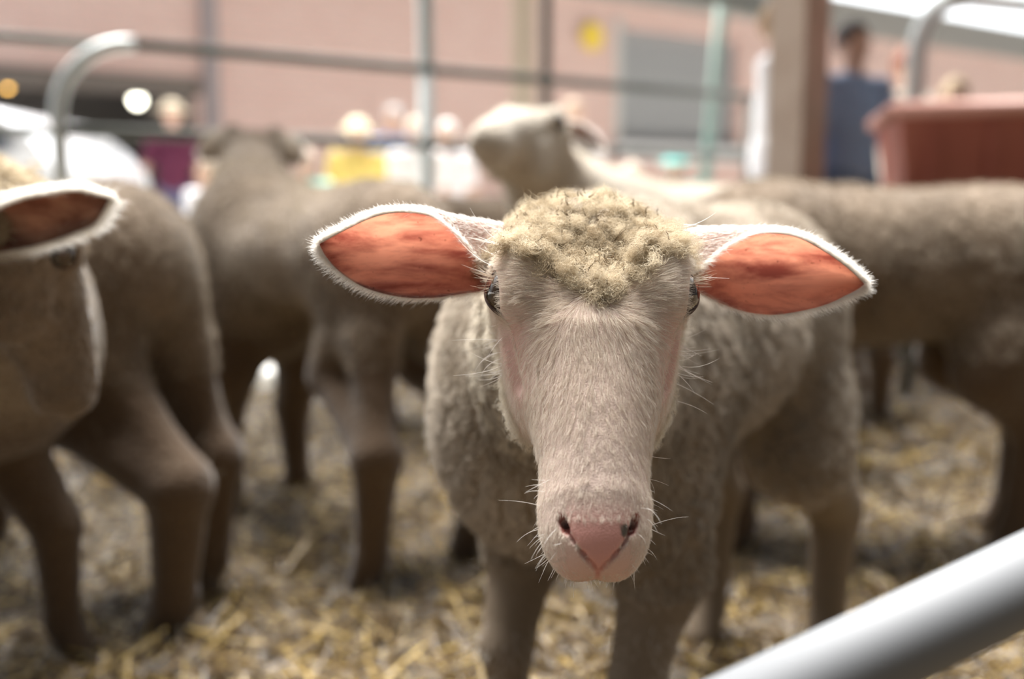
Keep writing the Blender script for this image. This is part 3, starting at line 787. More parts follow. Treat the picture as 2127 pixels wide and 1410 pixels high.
    for B_, C_, R_, sd, Y0, Y1 in ((Bl, Cl, Rl, 0, .700, .678), (Br, Cr, Rr, 1, .702, .690)):
        rows = []; n = len(B_)
        for i in range(n):
            t = i/(n-1); Y = Y0+(Y1-Y0)*t; dep = .026*math.sin(math.pi*min(1, .25+.75*t))**.8*(1-t*.3)
            b, c, r = B_[i], C_[i], R_[i]
            lo = lambda a, k: (a[0]*(1-k)+c[0]*k, a[1]*(1-k)+c[1]*k)
            fold = max(0, 1-t*2.2)
            rows.append([W(*b, Y-.002), W(*lo(b, .30), Y+dep*.8), W(*lo(b, .66), Y+dep), W(*c, Y+.004+.006*fold), W(*r, Y-.003-.007*fold)])
        o, G_, O_, N_ = ear_mesh('ear', rows, M_ear, root, loc)
        tag(o, 'pink glowing inner ear, %s of the face' % ('left' if sd == 0 else 'right'))
        ear_fur('ear_hair', o, G_, O_, N_, loc, 16000, 6000, .0050, .00010, 31+sd)
    return fr

M_chest = hair_mat('chest_fleece', (0.25, 0.205, 0.155), (0.78, 0.71, 0.62), .25)
M_lash = hair_mat('lash_hair', (0.35, 0.27, 0.20), (0.65, 0.56, 0.46), .3)
hero_frame = build_hero()

# ================================================================== the rest of the flock
def generic_ear(fr, sd, root, loc, out_dir, length=.125, width=.062, mat_=None, fur_n=2500, seed=1, L=.009, rad=.0002, base=None, opening=None, tipx=.62):
    """leaf-shaped ear on head frame fr, side sd (+1/-1), pointing along out_dir (head space)"""
    k = fr.k; base = np.array(base or (sd*.056, -.048, .004)); ax_ = unit(np.array(out_dir, float))
    nrm = unit(np.array(opening or (sd*.15, .45, .85))); nrm = unit(nrm-ax_*(nrm@ax_)); wid = np.cross(nrm, ax_)
    rows = []
    for i in range(8):
        t = i/7; w_ = width*.5*(math.sin(math.pi*min(1, .16+.84*t))**tipx if t < 1 else 0.02)*(1 if t < .99 else .12)
        c = base + ax_*length*t
        dep = -.35*w_
        pts = [c - wid*w_, c - wid*w_*.5 + nrm*dep, c + wid*w_*.5 + nrm*dep, c + wid*w_, c + wid*w_*(.8-.5*max(0, 1-t*2)) + nrm*(.3*w_)]
        rows.append([fr.O + (np.array(p)*k) @ fr.R for p in pts])
    o, G, O, N_ = ear_mesh('ear', rows, mat_ or M_ear_dull, root, loc, thick=.003, mat2=M_ear_bdull)
    if N_[4, 4] @ fr.d(nrm) > 0:      # outer side must look away from the opening
        pass
    ear_fur('ear_hair', o, G, O, N_, loc, fur_n, fur_n//2, L, rad, seed)
    return o

def make_sheep(label, x, y, yaw_deg, head=None, k=1.0, feet=None, body=1.0, fine=.010, fur_n=30000, leg_r=1.15, neck_from=(.22, 0, .60),
               ears=None, seed=1, tail=True, group='sheep in the pen', earkw=None, hk=.98, wool=None, belly=1., thigh=1., base=None, tuft=False):
    loc = np.array([x, y, 0.]); yaw = math.radians(yaw_deg)
    fr = None
    if head is not None:
        fr = Frame(head[0], head[1], head[2], k*hk)
    root = empty('sheep', loc, label, 'sheep', group)
    f, feet_w = sheep_field(loc, yaw, fr, k, feet, body, neck_from, tail, head_detail=fine < .006, leg_r=leg_r, belly=belly, thigh=thigh)
    R = 1.05*k
    if fr is not None:
        lo = fr.O-.15; hi = fr.O+.15
        if fine < .006: lo = fr.w((0, .05, 0))-.16; hi = fr.w((0, .05, 0))+.16
        hf = fine*.6 if fine >= .006 else fine
        xs = grid_axis(x-R, x+R, lo[0], hi[0], hf, .014); ys = grid_axis(y-R, y+R, lo[1], hi[1], hf, .014); zs = grid_axis(-.02, 1.15*k, lo[2], hi[2], hf, .012)
    else:
        h = fine*1.2; xs = np.arange(x-R*.7, x+R*.7, h, dtype=f32); ys = np.arange(y-R*.7, y+R*.7, h, dtype=f32); zs = np.arange(-.02, 1.0*k, h, dtype=f32)
    V, F = surface(f, xs, ys, zs)
    N = sd_grad(f, V)[1]
    attrs = {}
    face = np.zeros(len(V)); pink = np.zeros(len(V))
    if fr is not None:
        Hl = fr.locv(V); face = np.clip((Hl[:, 1]+.02)/.03, 0, 1)*np.clip((Hl[:, 2]+.04)/.03, 0, 1)
        pink = np.clip((Hl[:, 1]-.165)/.02, 0, 1)*.6
    lowl = np.clip((.46*k-V[:, 2])/.05, 0, 1)
    o = mesh_obj('body', V-loc, F, base or M_wool, root, attrs={'leg': lowl, 'face': face})
    for nm, p in feet_w.items(): hoof('hoof', p, yaw, k, M_hoof, root, loc)
    lcl = lambda P: (P-loc) @ rotz(yaw)/k
    def comb(P, Nn): return np.array([0, 0, -1.])[None]*.8 + smooth_noise(P, 30, seed)*.8
    def wgt(P, Nn):
        a = np.where(P[:, 1] > y+.35, .6, 1.)*(P[:, 2] > .05)
        a = a*np.where(P[:, 2] < .42*k, .05, 1)
        if fr is not None and fine < .006: a = a*np.where(fr.locv(P)[:, 1] > -.05, 2.5, 1)
        return a
    def lf(P, Nn):
        L = np.where(P[:, 2] < .40*k, .008, .015)
        if fr is not None:
            l = fr.locv(P); L = np.where((l[:, 1] > 0) & (l[:, 2] > -.05), .007, L)
        return L
    fur('fleece', root, wool or M_woolh, V, F, N, fur_n, lf, comb, loc, .00045 if fine > .006 else .0003, m=4, lift=.7, jitter=.5, weight=wgt, seed=seed,
        curl=.12, clump=.45, clump_n=18, tint=lambda P, Nn, r: np.clip(.35+.35*smooth_noise(P, 9, seed+5, 1)[:, 0]+.25*r.normal(size=len(P)) + (.5*((fr.locv(P)[:, 1] > -.03) & (fr.locv(P)[:, 2] > -.05)) if wool is not None else 0), 0, 1))
    if tuft:
        fur('forelock', root, M_lock, V, F, N, 14000, .030, lambda P, Nn: fr.d((0, .8, .1))[None]+smooth_noise(P, 70, 3), loc, .0003, m=8, lift=.55, jitter=.5,
            weight=lambda P, Nn: ((fr.locv(P)[:, 1] < -.028) & (fr.locv(P)[:, 2] > -.09) & (fr.locv(P)[:, 1] > -.16)).astype(float), seed=91, curl=.2, curl_f=1.6, clump=.7, clump_n=60)
    fur('leg_hair', root, M_legb, V, F, N, fur_n//3, .010, lambda P, Nn: np.array([0, 0, -1.])[None]+0*P, loc, .0005, m=3, lift=.25, jitter=.3,
        weight=lambda P, Nn: ((P[:, 2] < .44*k) & (P[:, 2] > .05)).astype(float), seed=seed+90)
    if fr is not None:
        for sd in (-1, 1): eyeball(fr, sd, root, loc)
        for sd in (1, -1):
            e = (ears or {}).get(sd, (sd*1., -.15, -.10))
            if e is not None: generic_ear(fr, sd, root, loc, e, seed=seed+40+sd, **(earkw or {}).get(sd, {}))
    return root, fr

A = np.array
M_pale = fleece_base('pale_fleece', (0.40, 0.35, 0.29), (0.50, 0.44, 0.37))
# sheep half out of frame on the left, head lowered beside the pen rail
make_sheep('sheep cut off by the left edge of the frame, head hanging, one ear towards us', -1.02, 1.47, -8,
           head=(W(85, 525, 1.03), (.10, .20, -.95), (.80, .58, .10)), k=1.04, hk=.86, fine=.0045, fur_n=60000, seed=11,
           feet={'front_left': (.03, .02), 'front_right': (-.04, 0)}, tuft=True, ears={-1: (-.7, -.3, -.65), 1: (.63, -.14, .73)}, leg_r=1.3,
           earkw={1: dict(base=(.052, -.045, -.085), opening=(.77, .1, -.6), tipx=.36, length=.178, width=.056, fur_n=9000, L=.010, rad=.00016, mat_=M_ear_dull)})
# large dark one behind it, seen from its rump
make_sheep('brown sheep behind the lowered head, its rump and docked tail turned to us', -.95, 1.89, 152, head=(W(-150, 620, 2.3), (-.6, .3, -.7), (-.6, 0, .7)),
           seed=12, fur_n=36000, feet={'hind_left': (-.095, -.02), 'hind_right': (-.01, -.01)}, leg_r=1.7, k=1.05, tail=False)
# the one walking away, legs in a row beside the near sheep
make_sheep('sheep standing with its back end to us, head up, left of the near face', -.435, 2.17, 132,
           head=(W(530, 300, 2.78), (-.15, .92, -.30), (0, .30, .95)), seed=13, fur_n=36000, leg_r=1.45, neck_from=(.24, 0, .66),
           feet={'hind_left': (-.02, .03), 'hind_right': (-.02, -.03)}, k=1.06, hk=1.15, belly=.74, thigh=.62, ears={1: (.55, -.25, -.8), -1: (-.55, -.25, -.8)}, earkw={q: dict(length=.09, opening=(0, 1, 0), mat_=M_ear_bdull) for q in (1, -1)})
# long flank on the right
make_sheep('long brown sheep standing side-on along the right, behind the near one', .74, 2.10, 176, head=(A([.16, 2.0, .42]), (-.75, -.1, -.65), (-.6, 0, .75)),
           seed=14, fur_n=36000, leg_r=1.4, k=1.05, feet={'hind_left': (.05, 0), 'hind_right': (.0, 0)})
# raised grey head looking over the near sheep
make_sheep('grey sheep with raised head and pale muzzle above the near forelock', .47, 2.56, 190,
           head=(W(1095, 268, 2.15), (-.38, -.88, -.12), (-.02, -.15, .98)), wool=M_cream, base=M_pale, seed=15, fur_n=36000, k=1.07, hk=1.1, neck_from=(.26, 0, .66), fine=.0058,
           ears={1: (.5, -.75, -.45), -1: (-.5, -.75, -.45)}, earkw={1: dict(length=.10), -1: dict(length=.10)})
make_sheep('tan sheep far back in the gap under the gate post', -.02, 3.05, 8, head=None, seed=16, fur_n=14000, k=1.03)
make_sheep('sheep at the back by the brown post, only its rump top showing', 1.06, 3.32, 82, head=None, seed=17, fur_n=14000, k=1.08)

# ================================================================== the pen
FD = unit(A([1.473, 1., 0])); FN = A([-FD[1], FD[0], 0])          # direction the far fence runs in, and away from us
F0 = A([-1.6, 3.4, 0])
def on_fence(px, off=0.):
    """plan point of the far fence line seen in column px"""
    m = (px-1063.5)/FPX
    o = F0 + FN*off; t = (m*o[1]-o[0])/(FD[0]-m*FD[1]); return o + FD*t
ang = math.atan2(FD[1], FD[0])

def ground_mat():
    m, n, l, p = new_mat('trampled_bedding')
    t = n.new('ShaderNodeTexCoord'); nz = n.new('ShaderNodeTexNoise'); nz.inputs['Scale'].default_value = 14; nz.inputs['Detail'].default_value = 10; nz.inputs['Roughness'].default_value = .7
    l.new(t.outputs['Object'], nz.inputs['Vector'])
    r = n.new('ShaderNodeValToRGB'); r.color_ramp.elements[0].position = .35; r.color_ramp.elements[1].position = .68
    r.color_ramp.elements[0].color = (.03, .019, .010, 1); r.color_ramp.elements[1].color = (.13, .088, .038, 1)
    l.new(nz.outputs['Fac'], r.inputs[0]); l.new(r.outputs[0], p.inputs['Base Color']); p.inputs['Roughness'].default_value = .8
    b = n.new('ShaderNodeBump'); b.inputs['Distance'].default_value = .02; l.new(nz.outputs['Fac'], b.inputs['Height']); l.new(b.outputs[0], p.inputs['Normal'])
    return m
# pen floor (bedding) ends at the far kerb; pale pavement beyond
far_a = F0 - FD*6; far_b = F0 + FD*9
me_v = [(-4.5, -2.5, 0), (7.5, -2.5, 0), (far_b[0], far_b[1], 0), (far_a[0], far_a[1], 0)]
def slab(name, poly, z0, z1, m):
    n = len(poly); V = [(p[0], p[1], z1) for p in poly]+[(p[0], p[1], z0) for p in poly]
    F = [tuple(range(n)), tuple(range(2*n-1, n-1, -1))]+[(i, i+n, (i+1) % n+n, (i+1) % n) for i in range(n)]
    return mesh_obj(name, V, F, m, smooth=False)
M_pave = mat('pale_pavement', (0.50, 0.48, 0.45), .8, col2=(0.56, 0.54, 0.50), scale=3)
o = slab('floor', me_v, -.06, 0., ground_mat()); tag(o, kind='structure')
far_c = F0 + FD*30; far_d = F0 - FD*30
o = slab('pavement', [(far_d[0], far_d[1]), (far_c[0], far_c[1]), (far_c[0]+FN[0]*25, far_c[1]+FN[1]*25), (far_d[0]+FN[0]*25, far_d[1]+FN[1]*25)], -.08, -.01, M_pave)
tag(o, kind='structure')
mk = MB(); mk.box((F0+FD*.8+FN*.22)+A([0, 0, .03]), (10, .09, .075), rotz(ang), .01)
o = mk.build('kerb_board', mat('white_painted_board', (.72, .72, .70), .5)); tag(o, 'long white board lying along the far edge of the straw', 'board')

# straw
def build_straw():
    rng = np.random.default_rng(5); n = 90000 if not QUICK else 30000
    Y = 1.05+3.5*rng.random(n)**.85; X = (rng.random(n)*1.3-.65)*Y*1.02
    keep = (A([X, Y, 0*X]).T-F0) @ FN < -.05; X, Y = X[keep], Y[keep]; n = len(X)
    P = np.stack([X, Y, 0*X], 1)
    hn = smooth_noise(P, 2.6, 9, 1)[:, 0]; h2 = smooth_noise(P, 9, 19, 1)[:, 0]
    pile = np.clip(.018+.035*np.clip(hn, 0, 1)+.022*np.clip(h2, 0, 1), .004, 1)
    # loose heap in the middle left
    for (hx, hy, hr, hh_) in ((*W(250, 940, 2.75)[:2], .26, .10), (*W(700, 930, 3.0)[:2], .5, .09), (*W(1900, 930, 3.0)[:2], .5, .10), (*W(1240, 1340, 1.75)[:2], .3, .03)):
        pile += hh_*np.exp(-((X-hx)**2+(Y-hy)**2)/hr**2)
    L = .03+.16*rng.random(n)**2
    a = rng.random(n)*6.283; el = rng.normal(size=n)*.28
    D = np.stack([np.cos(a)*np.cos(el), np.sin(a)*np.cos(el), np.sin(el)], 1)
    m = 3; s_ = np.linspace(-.5, .5, m)[None, :, None]
    sag = rng.normal(size=(n, 1, 3))*.18
    pts = P[:, None]+D[:, None]*L[:, None, None]*s_ + sag*(s_**2)*L[:, None, None]
    z = pile*rng.random(n)**.6
    pts[:, :, 2] = np.maximum(pts[:, :, 2]+z[:, None], .002)
    rad = (.0008+.0022*rng.random(n)**2)[:, None]*np.ones((1, m))
    tv = np.clip(.5+.28*rng.normal(size=n)+.15*hn, 0, 1)
    m_, nn, l, p = new_mat('straw_stalks')
    at = nn.new('ShaderNodeAttribute'); at.attribute_name = 'tint'; r = nn.new('ShaderNodeValToRGB')
    r.color_ramp.elements[0].color = (.035, .022, .009, 1); r.color_ramp.elements[1].color = (.78, .57, .22, 1)
    e = r.color_ramp.elements.new(.64); e.color = (.155, .096, .030, 1)
    l.new(at.outputs['Fac'], r.inputs[0]); l.new(r.outputs[0], p.inputs['Base Color']); p.inputs['Roughness'].default_value = .20
    p.inputs['Specular IOR Level'].default_value = .9
    o = curves_obj('straw_bedding', pts, rad, m_, None, tv)
    tag(o, 'loose golden straw spread over the pen floor', 'straw', kind='stuff')
build_straw()

# ------------------------------------------------------------------ gates, posts, roof
M_galv = mat('galvanised_steel', (.085, .09, .078), .6, .2, col2=(.12, .124, .108), scale=25)
M_pgal = mat('pale_painted_steel', (.62, .66, .66), .45, .3)
M_green = mat('green_painted_tube', (.30, .40, .36), .5)
def gate(name, label, pa, pb, zs, verts, round_at=None, r=.021, m=M_galv, rail_r=None, zt=None, group='steel pen gates', end_top=None):
    """panel between plan points; rails at heights zs (top first); round_at: 'a' or 'b' for a bent corner"""
    root = empty(name, pa, label, 'gate', group)
    pa, pb = A(pa, float), A(pb, float); d = unit(pb-pa); ln = np.linalg.norm(pb-pa)
    R = .26; top = zs[0]
    pts = []
    if round_at == 'a':
        pts = [pa+A([0, 0, .03]), pa+A([0, 0, top-R])]+[pa+d*R*(1-math.cos(q))+A([0, 0, top-R+R*math.sin(q)]) for q in np.linspace(.15, math.pi/2, 9)]
        fm = MB(); fm.tube(pts, r*1.25, 14); o = fm.build('bent_end_tube', M_pgal, root, True, off=pa); start = R
    else:
        fm = MB(); fm.tube([pa+A([0, 0, .03]), pa+A([0, 0, top])], r, 14); fm.build('end_tube', m, root, True, off=pa); start = 0
    for i, z in enumerate(zs):
        mm = MB(); s0 = start if i == 0 else 0.0
        mm.tube([pa+d*s0+A([0, 0, z]), pb+A([0, 0, z])], (rail_r or r), 12); mm.build('rail', m, root, True, off=pa)
    for t, z0, z1 in verts:
        mm = MB(); mm.tube([pa+d*t+A([0, 0, z0]), pa+d*t+A([0, 0, z1])], r, 12); mm.build('upright', M_pgal, root, True, off=pa)
    mm = MB(); mm.tube([pb+A([0, 0, .03]), pb+A([0, 0, end_top or top])], r, 14); mm.build('end_tube', m, root, True, off=pa)
    return root
g0 = on_fence(140)
def t_of(px): return float((on_fence(px)-g0) @ FD)
gate('pen_gate', 'long steel gate with a bent white corner tube behind the flock', g0, on_fence(1545), [1.30, .995, .69, .38], [(t_of(889), .05, 1.30)], 'a', r=.021)
gate('pen_gate', 'steel gate panel running off the left edge behind the parked car', on_fence(-420, .07), on_fence(288, .07), [1.30, .995, .69, .38], [], None, r=.017, end_top=.69)
# tall pen uprights
for px, w_, lab, m in ((889, .034, 'pale galvanised upright post left of the raised sheep head', M_pgal), (1132, .026, 'dark slim upright tube above the raised sheep head', mat('dark_weathered_steel', (.16, .15, .13), .6))):
    p = on_fence(px, .055); mm = MB(); mm.tube([p+A([0, 0, 0]), p+A([0, 0, 3.1])], w_, 16)
    o = mm.build('upright_post', m, None, True); tag(o, lab, 'post')
p = on_fence(1085, .9); mm = MB(); mm.box(p+A([0, 0, 1.55]), (.13, .09, 3.1), None, .01)
o = mm.build('wooden_post', mat('cream_painted_wood', (.68, .58, .47), .7)); tag(o, 'cream square post beyond the gate above the raised sheep head', 'post')
pt = on_fence(1500, .6); pb_ = on_fence(1440, .6); mm = MB(); mm.tube([pb_+A([0, 0, 0.0]), A([pt[0], pt[1], 2.6])], .035, 12)
o = mm.build('brace_tube', M_green, None, True); tag(o, 'grey-green leaning tube in front of the shutter door', 'post')
# high rail
qa, qb = on_fence(1130, -.012), on_fence(1560, -.012)
mm = MB(); mm.tube([qa+A([0, 0, 1.80]), qb+A([0, 0, 1.76])], .035, 12); o = mm.build('top_rail', M_galv, None, True)
tag(o, 'single high steel rail at the top of the frame left of the brown post', 'rail')
# big brown roof post, square, turned like the fence
pp = A([1.075, 3.84, 0.]); mm = MB(); mm.box(pp+A([0, 0, 1.52]), (.145, .165, 3.04), rotz(ang+math.radians(2)), .006)
M_post = mat('brown_timber', (.44, .34, .275), .7, col2=(.50, .40, .33), scale=8)
o = mm.build('roof_post', M_post); tag(o, 'thick square brown timber post holding up the roof', 'post')
# added out-of-view eave strip over the fence, kept narrow to let sun in
mm = MB(); c = F0+FD*1.6-FN*.15+A([0, 0, 3.10]); mm.box(c, (9.5, 1.1, .08), rotz(ang))
o = mm.build('eave_strip', mat('eave_strip_underside', (.30, .26, .22), .8)); tag(o, kind='structure')
# second gate on the right, bent corner
ga = W(1893, 330, 4.65); ga[2] = 0
gate('pen_gate', 'pale steel gate with a bent corner on the far right above the red cart', ga, ga+A([2.2, .9, 0]), [1.68, 1.1, .6], [], 'a', r=.036, m=M_pgal)

# near rail at the lower right corner, out of focus
ra, rb_ = W(1180, 1660, .385), W(2420, 1065, .46)
mm = MB(); mm.tube([ra+(ra-rb_)*.15, rb_+(rb_-ra)*.5], .0195, 24)
o = mm.build('barrier_rail', mat('satin_steel_rail', (.17, .177, .187), .62, .0, spec=.35), None, True); tag(o, 'blurred pale steel rail crossing the lower right corner, close to the lens', 'rail')

# ================================================================== street side: building
B0 = A([2.28, 14., 0]); 
def on_wall(px, off=0.):
    m = (px-1063.5)/FPX; o = B0+FN*off; t = (m*o[1]-o[0])/(FD[0]-m*FD[1]); return o+FD*t
def wt(px): return float((on_wall(px)-B0) @ FD)
def brick_mat():
    m, n, l, p = new_mat('red_brick')
    t = n.new('ShaderNodeTexCoord'); mp = n.new('ShaderNodeMapping'); mp.inputs['Rotation'].default_value = (math.pi/2, 0, 0)
    b = n.new('ShaderNodeTexBrick'); b.inputs['Scale'].default_value = 1; b.inputs['Brick Width'].default_value = .22; b.inputs['Row Height'].default_value = .075
    b.inputs['Mortar Size'].default_value = .008; b.inputs['Color1'].default_value = (.74, .495, .445, 1); b.inputs['Color2'].default_value = (.78, .55, .50, 1)
    b.inputs['Mortar'].default_value = (.58, .50, .45, 1)
    l.new(t.outputs['Object'], mp.inputs[0]); l.new(mp.outputs[0], b.inputs['Vector']); l.new(b.outputs['Color'], p.inputs['Base Color'])
    p.inputs['Roughness'].default_value = .85; return m
M_brick = brick_mat()
def wall_box(name, t0, t1, z0, z1, m, dep=.3, front=0., kind='structure', label=None, cat=None, group=None):
    """box on the building front, t along the wall; object axes follow the wall"""
    mm = MB(); mm.box(((t0+t1)/2, front+dep/2, (z0+z1)/2), (t1-t0, dep, z1-z0))
    o = mm.build(name, m); o.location = B0; o.rotation_euler = (0, 0, ang)
    if kind: o['kind'] = kind
    if label: tag(o, label, cat, group)
    return o
EAVE = 3.34; tL = wt(-260); tO = wt(432); tD0, tD1 = wt(1282), wt(1522); tR = wt(2127)+14
zD0, zD1 = 1.55, 3.04
wall_box('wall_back', tL, tO, 1.97, EAVE, M_brick)                 # over the open bay
wall_box('wall_back', tO, tD0, 0, EAVE, M_brick)
wall_box('wall_back', tD0, tD1, 0, zD0, M_brick); wall_box('wall_back', tD0, tD1, zD1, EAVE, M_brick)
wall_box('wall_back', tD1, tR, 0, EAVE, M_brick)
wall_box('trim_1', tL, tR, EAVE, EAVE+.50, mat('grey_roof_fascia', (.34, .33, .31), .6), .5, -.12)
wall_box('trim_2', wt(437), wt(466), 0, EAVE+.3, mat('grey_pilaster', (.34, .30, .31), .7), .12, -.10)
wall_box('trim_3', tL, tO, 1.83, 1.99, mat('dark_lintel', (.20, .17, .15), .7), .34, -.03)
# open bay behind the car: dim room with a back wall
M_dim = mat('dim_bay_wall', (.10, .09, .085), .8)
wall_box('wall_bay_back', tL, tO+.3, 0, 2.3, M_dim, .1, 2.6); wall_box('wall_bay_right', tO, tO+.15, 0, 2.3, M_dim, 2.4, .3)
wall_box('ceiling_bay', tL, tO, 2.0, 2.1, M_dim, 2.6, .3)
# shutter door
wall_box('door_1', tD0, tD1, zD0, zD1, None, .08, .12)
bpy.data.objects['door_1'].data.materials.append(mat('grey_roller_shutter', (.40, .41, .42), .55, .2))
rd = bpy.data.objects['door_1']
for k_ in range(9):
    mm = MB(); mm.box(((tD0+tD1)/2, .112, zD0+.1+k_*.162), (tD1-tD0-.04, .02, .135), None, .004); o = mm.build('shutter_slat', rd.data.materials[0], rd)
wall_box('trim_4', tD0-.1, tD0, zD0-.1, zD1+.1, mat('pale_door_frame', (.62, .62, .60), .6), .1, -.03)
wall_box('dock_bumper', tD0-.12, tD1+.1, zD0-.24, zD0, mat('white_dock_edge', (.75, .76, .77), .5), .12, -.14, None, 'white horizontal dock edge under the grey shutter door', 'dock edge')
# yellow round sign
sg = on_wall(1225, -.06); sgz = W(1225, 76, sg[1])[2]
mm = MB(); V = []; n = 32
for yy_, rr in ((-.012, .17), (.012, .17)):
    for i in range(n): V.append((rr*math.cos(6.283*i/n), yy_, rr*math.sin(6.283*i/n)))
mm.add(V, [tuple(range(n)), tuple(range(2*n-1, n-1, -1))]+[(i, i+n, (i+1) % n+n, (i+1) % n) for i in range(n)])
o = mm.build('round_sign', mat('yellow_enamel', (.92, .68, .10), .4)); o.location = (sg[0], sg[1], sgz); o.rotation_euler = (0, 0, ang)
tag(o, 'round yellow sign on the brick wall left of the shutter', 'sign')
# lamps in the bay and on its edge
def lamp(px, py, off, r, col, power, label, name='hanging_lamp'):
    p = on_wall(px, off); z = W(px, py, p[1])[2]
    m_, nn, l, pz = new_mat('lamp_glass'); pz.inputs['Emission Color'].default_value = (*col, 1); pz.inputs['Emission Strength'].default_value = power
    pz.inputs['Base Color'].default_value = (*col, 1)
    root = empty(name, (p[0], p[1], z), label, 'lamp', 'lamps in the open bay')
    mm = MB(); mm.lathe([(.002, -r), (r*.6, -r*.8), (r, 0), (r*.6, r*.8), (.002, r)], n=16); mm.build('bulb', m_, root, True)
    mm = MB(); mm.lathe([(r*1.25, r*.35), (r*.8, r*.9), (.02, r*1.5), (.015, r*1.9)], n=16); mm.tube([(0, 0, r*1.5), (0, 0, max(.05, 2.0-z))], .006, 6)
    mm.build('lamp_shade', M_dim, root, True)
lamp(303, 207, 1.2, .075, (1, .97, .80), 9, 'largest round white lamp hanging in the open bay')
lamp(85, 167, .5, .035, (.62, .80, .40), 14, 'small greenish lamp glowing above the parked car')
lamp(42, 180, .6, .035, (1, .55, .12), 8, 'small orange lamp just left of the green one')

# ================================================================== parked car beyond the fence
def build_car():
    x0, y0 = -2.95, 6.5                         # right (front) end
    root = empty('parked_car', (x0-2.1, y0+.9, 0), 'white car parked beyond the fence at the left edge', 'car'); rl = A([x0-2.1, y0+.9, 0])
    M_car = mat('white_car_paint', (.78, .80, .84), .25, 0, coat=1); M_gl = mat('dark_car_glass', (.05, .06, .08), .05, spec=.8)
    M_ty = mat('tyre_rubber', (.03, .03, .03), .8); M_ch = mat('chrome_trim', (.7, .7, .72), .15, 1)
    prof = [(0, .28), (.02, .62), (-.02, .98), (-.16, 1.16), (-.42, 1.36), (-.9, 1.45), (-2.2, 1.47), (-2.9, 1.02), (-4.0, .86), (-4.25, .35)]
    secs = [(0, 1.0), (.10, 1.0), (.30, .9), (.86, .9), (1.06, 1.0), (1.7, 1.0)]
    V = []; F = []; n = len(prof)
    Ys = [(0, 0.10), (.06, 0), (.85, 0), (1.64, 0), (1.7, .10)]
    for yy_, ins in Ys:
        for (px_, pz_) in prof:
            narrow = .16*max(0, pz_-.9)
            yv = .85+(yy_-.85)*(1-narrow*1.3)
            V.append((px_*(1-ins*.04)-ins*.3*(1 if px_ > -2 else -1)*.4, yv, pz_-ins*.3*(pz_ > .5)))
    m = len(Ys)
    for i in range(m-1):
        for j in range(n):
            k = (j+1) % n; F.append((i*n+j, i*n+k, (i+1)*n+k, (i+1)*n+j))
    F += [tuple(range(n)), tuple(range(m*n-1, (m-1)*n-1, -1))]
    o = mesh_obj('car_body', A(V)+A([x0, y0, 0])-rl, F, M_car, root, True)
    b = o.modifiers.new('bevel', 'BEVEL'); b.width = .05; b.segments = 3; b.limit_method = 'ANGLE'
    def panel(name, pts, mt, th=.02):
        V = [p for p in pts]+[(p[0], p[1]-th, p[2]) for p in pts]; k = len(pts)
        mesh_obj(name, A(V)+A([x0, y0, 0])-rl, [tuple(range(k)), tuple(range(2*k-1, k-1, -1))]+[(i, (i+1) % k, (i+1) % k+k, i+k) for i in range(k)], mt, root, False)
    panel('side_window', [(-.22, -.012, 1.08), (-.46, .03, 1.29), (-1.15, .03, 1.33), (-1.15, -.012, 1.08)], M_gl)
    panel('side_window', [(-1.25, -.012, 1.08), (-1.25, .03, 1.33), (-2.15, .03, 1.33), (-2.7, -.012, 1.08)], M_gl)
    panel('windscreen', [(-2.22, .25, 1.46), (-2.92, .15, 1.03), (-2.92, 1.55, 1.03), (-2.22, 1.45, 1.46)], M_gl, .03)
    for wx in (-.85, -3.35):
        for wy in (.06, 1.64):
            mm = MB(); V = []; n_ = 24
            for yy_, rr in ((-.10, .26), (-.08, .31), (.08, .31), (.10, .26)):
                for i in range(n_): V.append((wx+rr*math.cos(6.283*i/n_), wy+yy_, .31+rr*math.sin(6.283*i/n_)))
            Fq = [(r_*n_+i, r_*n_+(i+1) % n_, (r_+1)*n_+(i+1) % n_, (r_+1)*n_+i) for r_ in range(3) for i in range(n_)]+[tuple(range(n_)), tuple(range(4*n_-1, 3*n_-1, -1))]
            mm.add(A(V)+A([x0, y0, 0]), Fq); mm.build('wheel', M_ty, root, False, off=rl)
    mm = MB(); mm.box((x0-2.1, y0-.0, .74), (3.9, .03, .05), None, .008); mm.build('side_trim', M_ch, root, off=rl)
    mm = MB(); mm.box((x0-.03, y0+.10, .86), (.10, .16, .26), None, .03); mm.build('tail_lamp', M_ch, root, off=rl)
    mm = MB(); mm.box((x0-2.75, y0-.06, 1.02), (.12, .20, .13), None, .03); mm.build('wing_mirror', M_car, root, off=rl)
build_car()

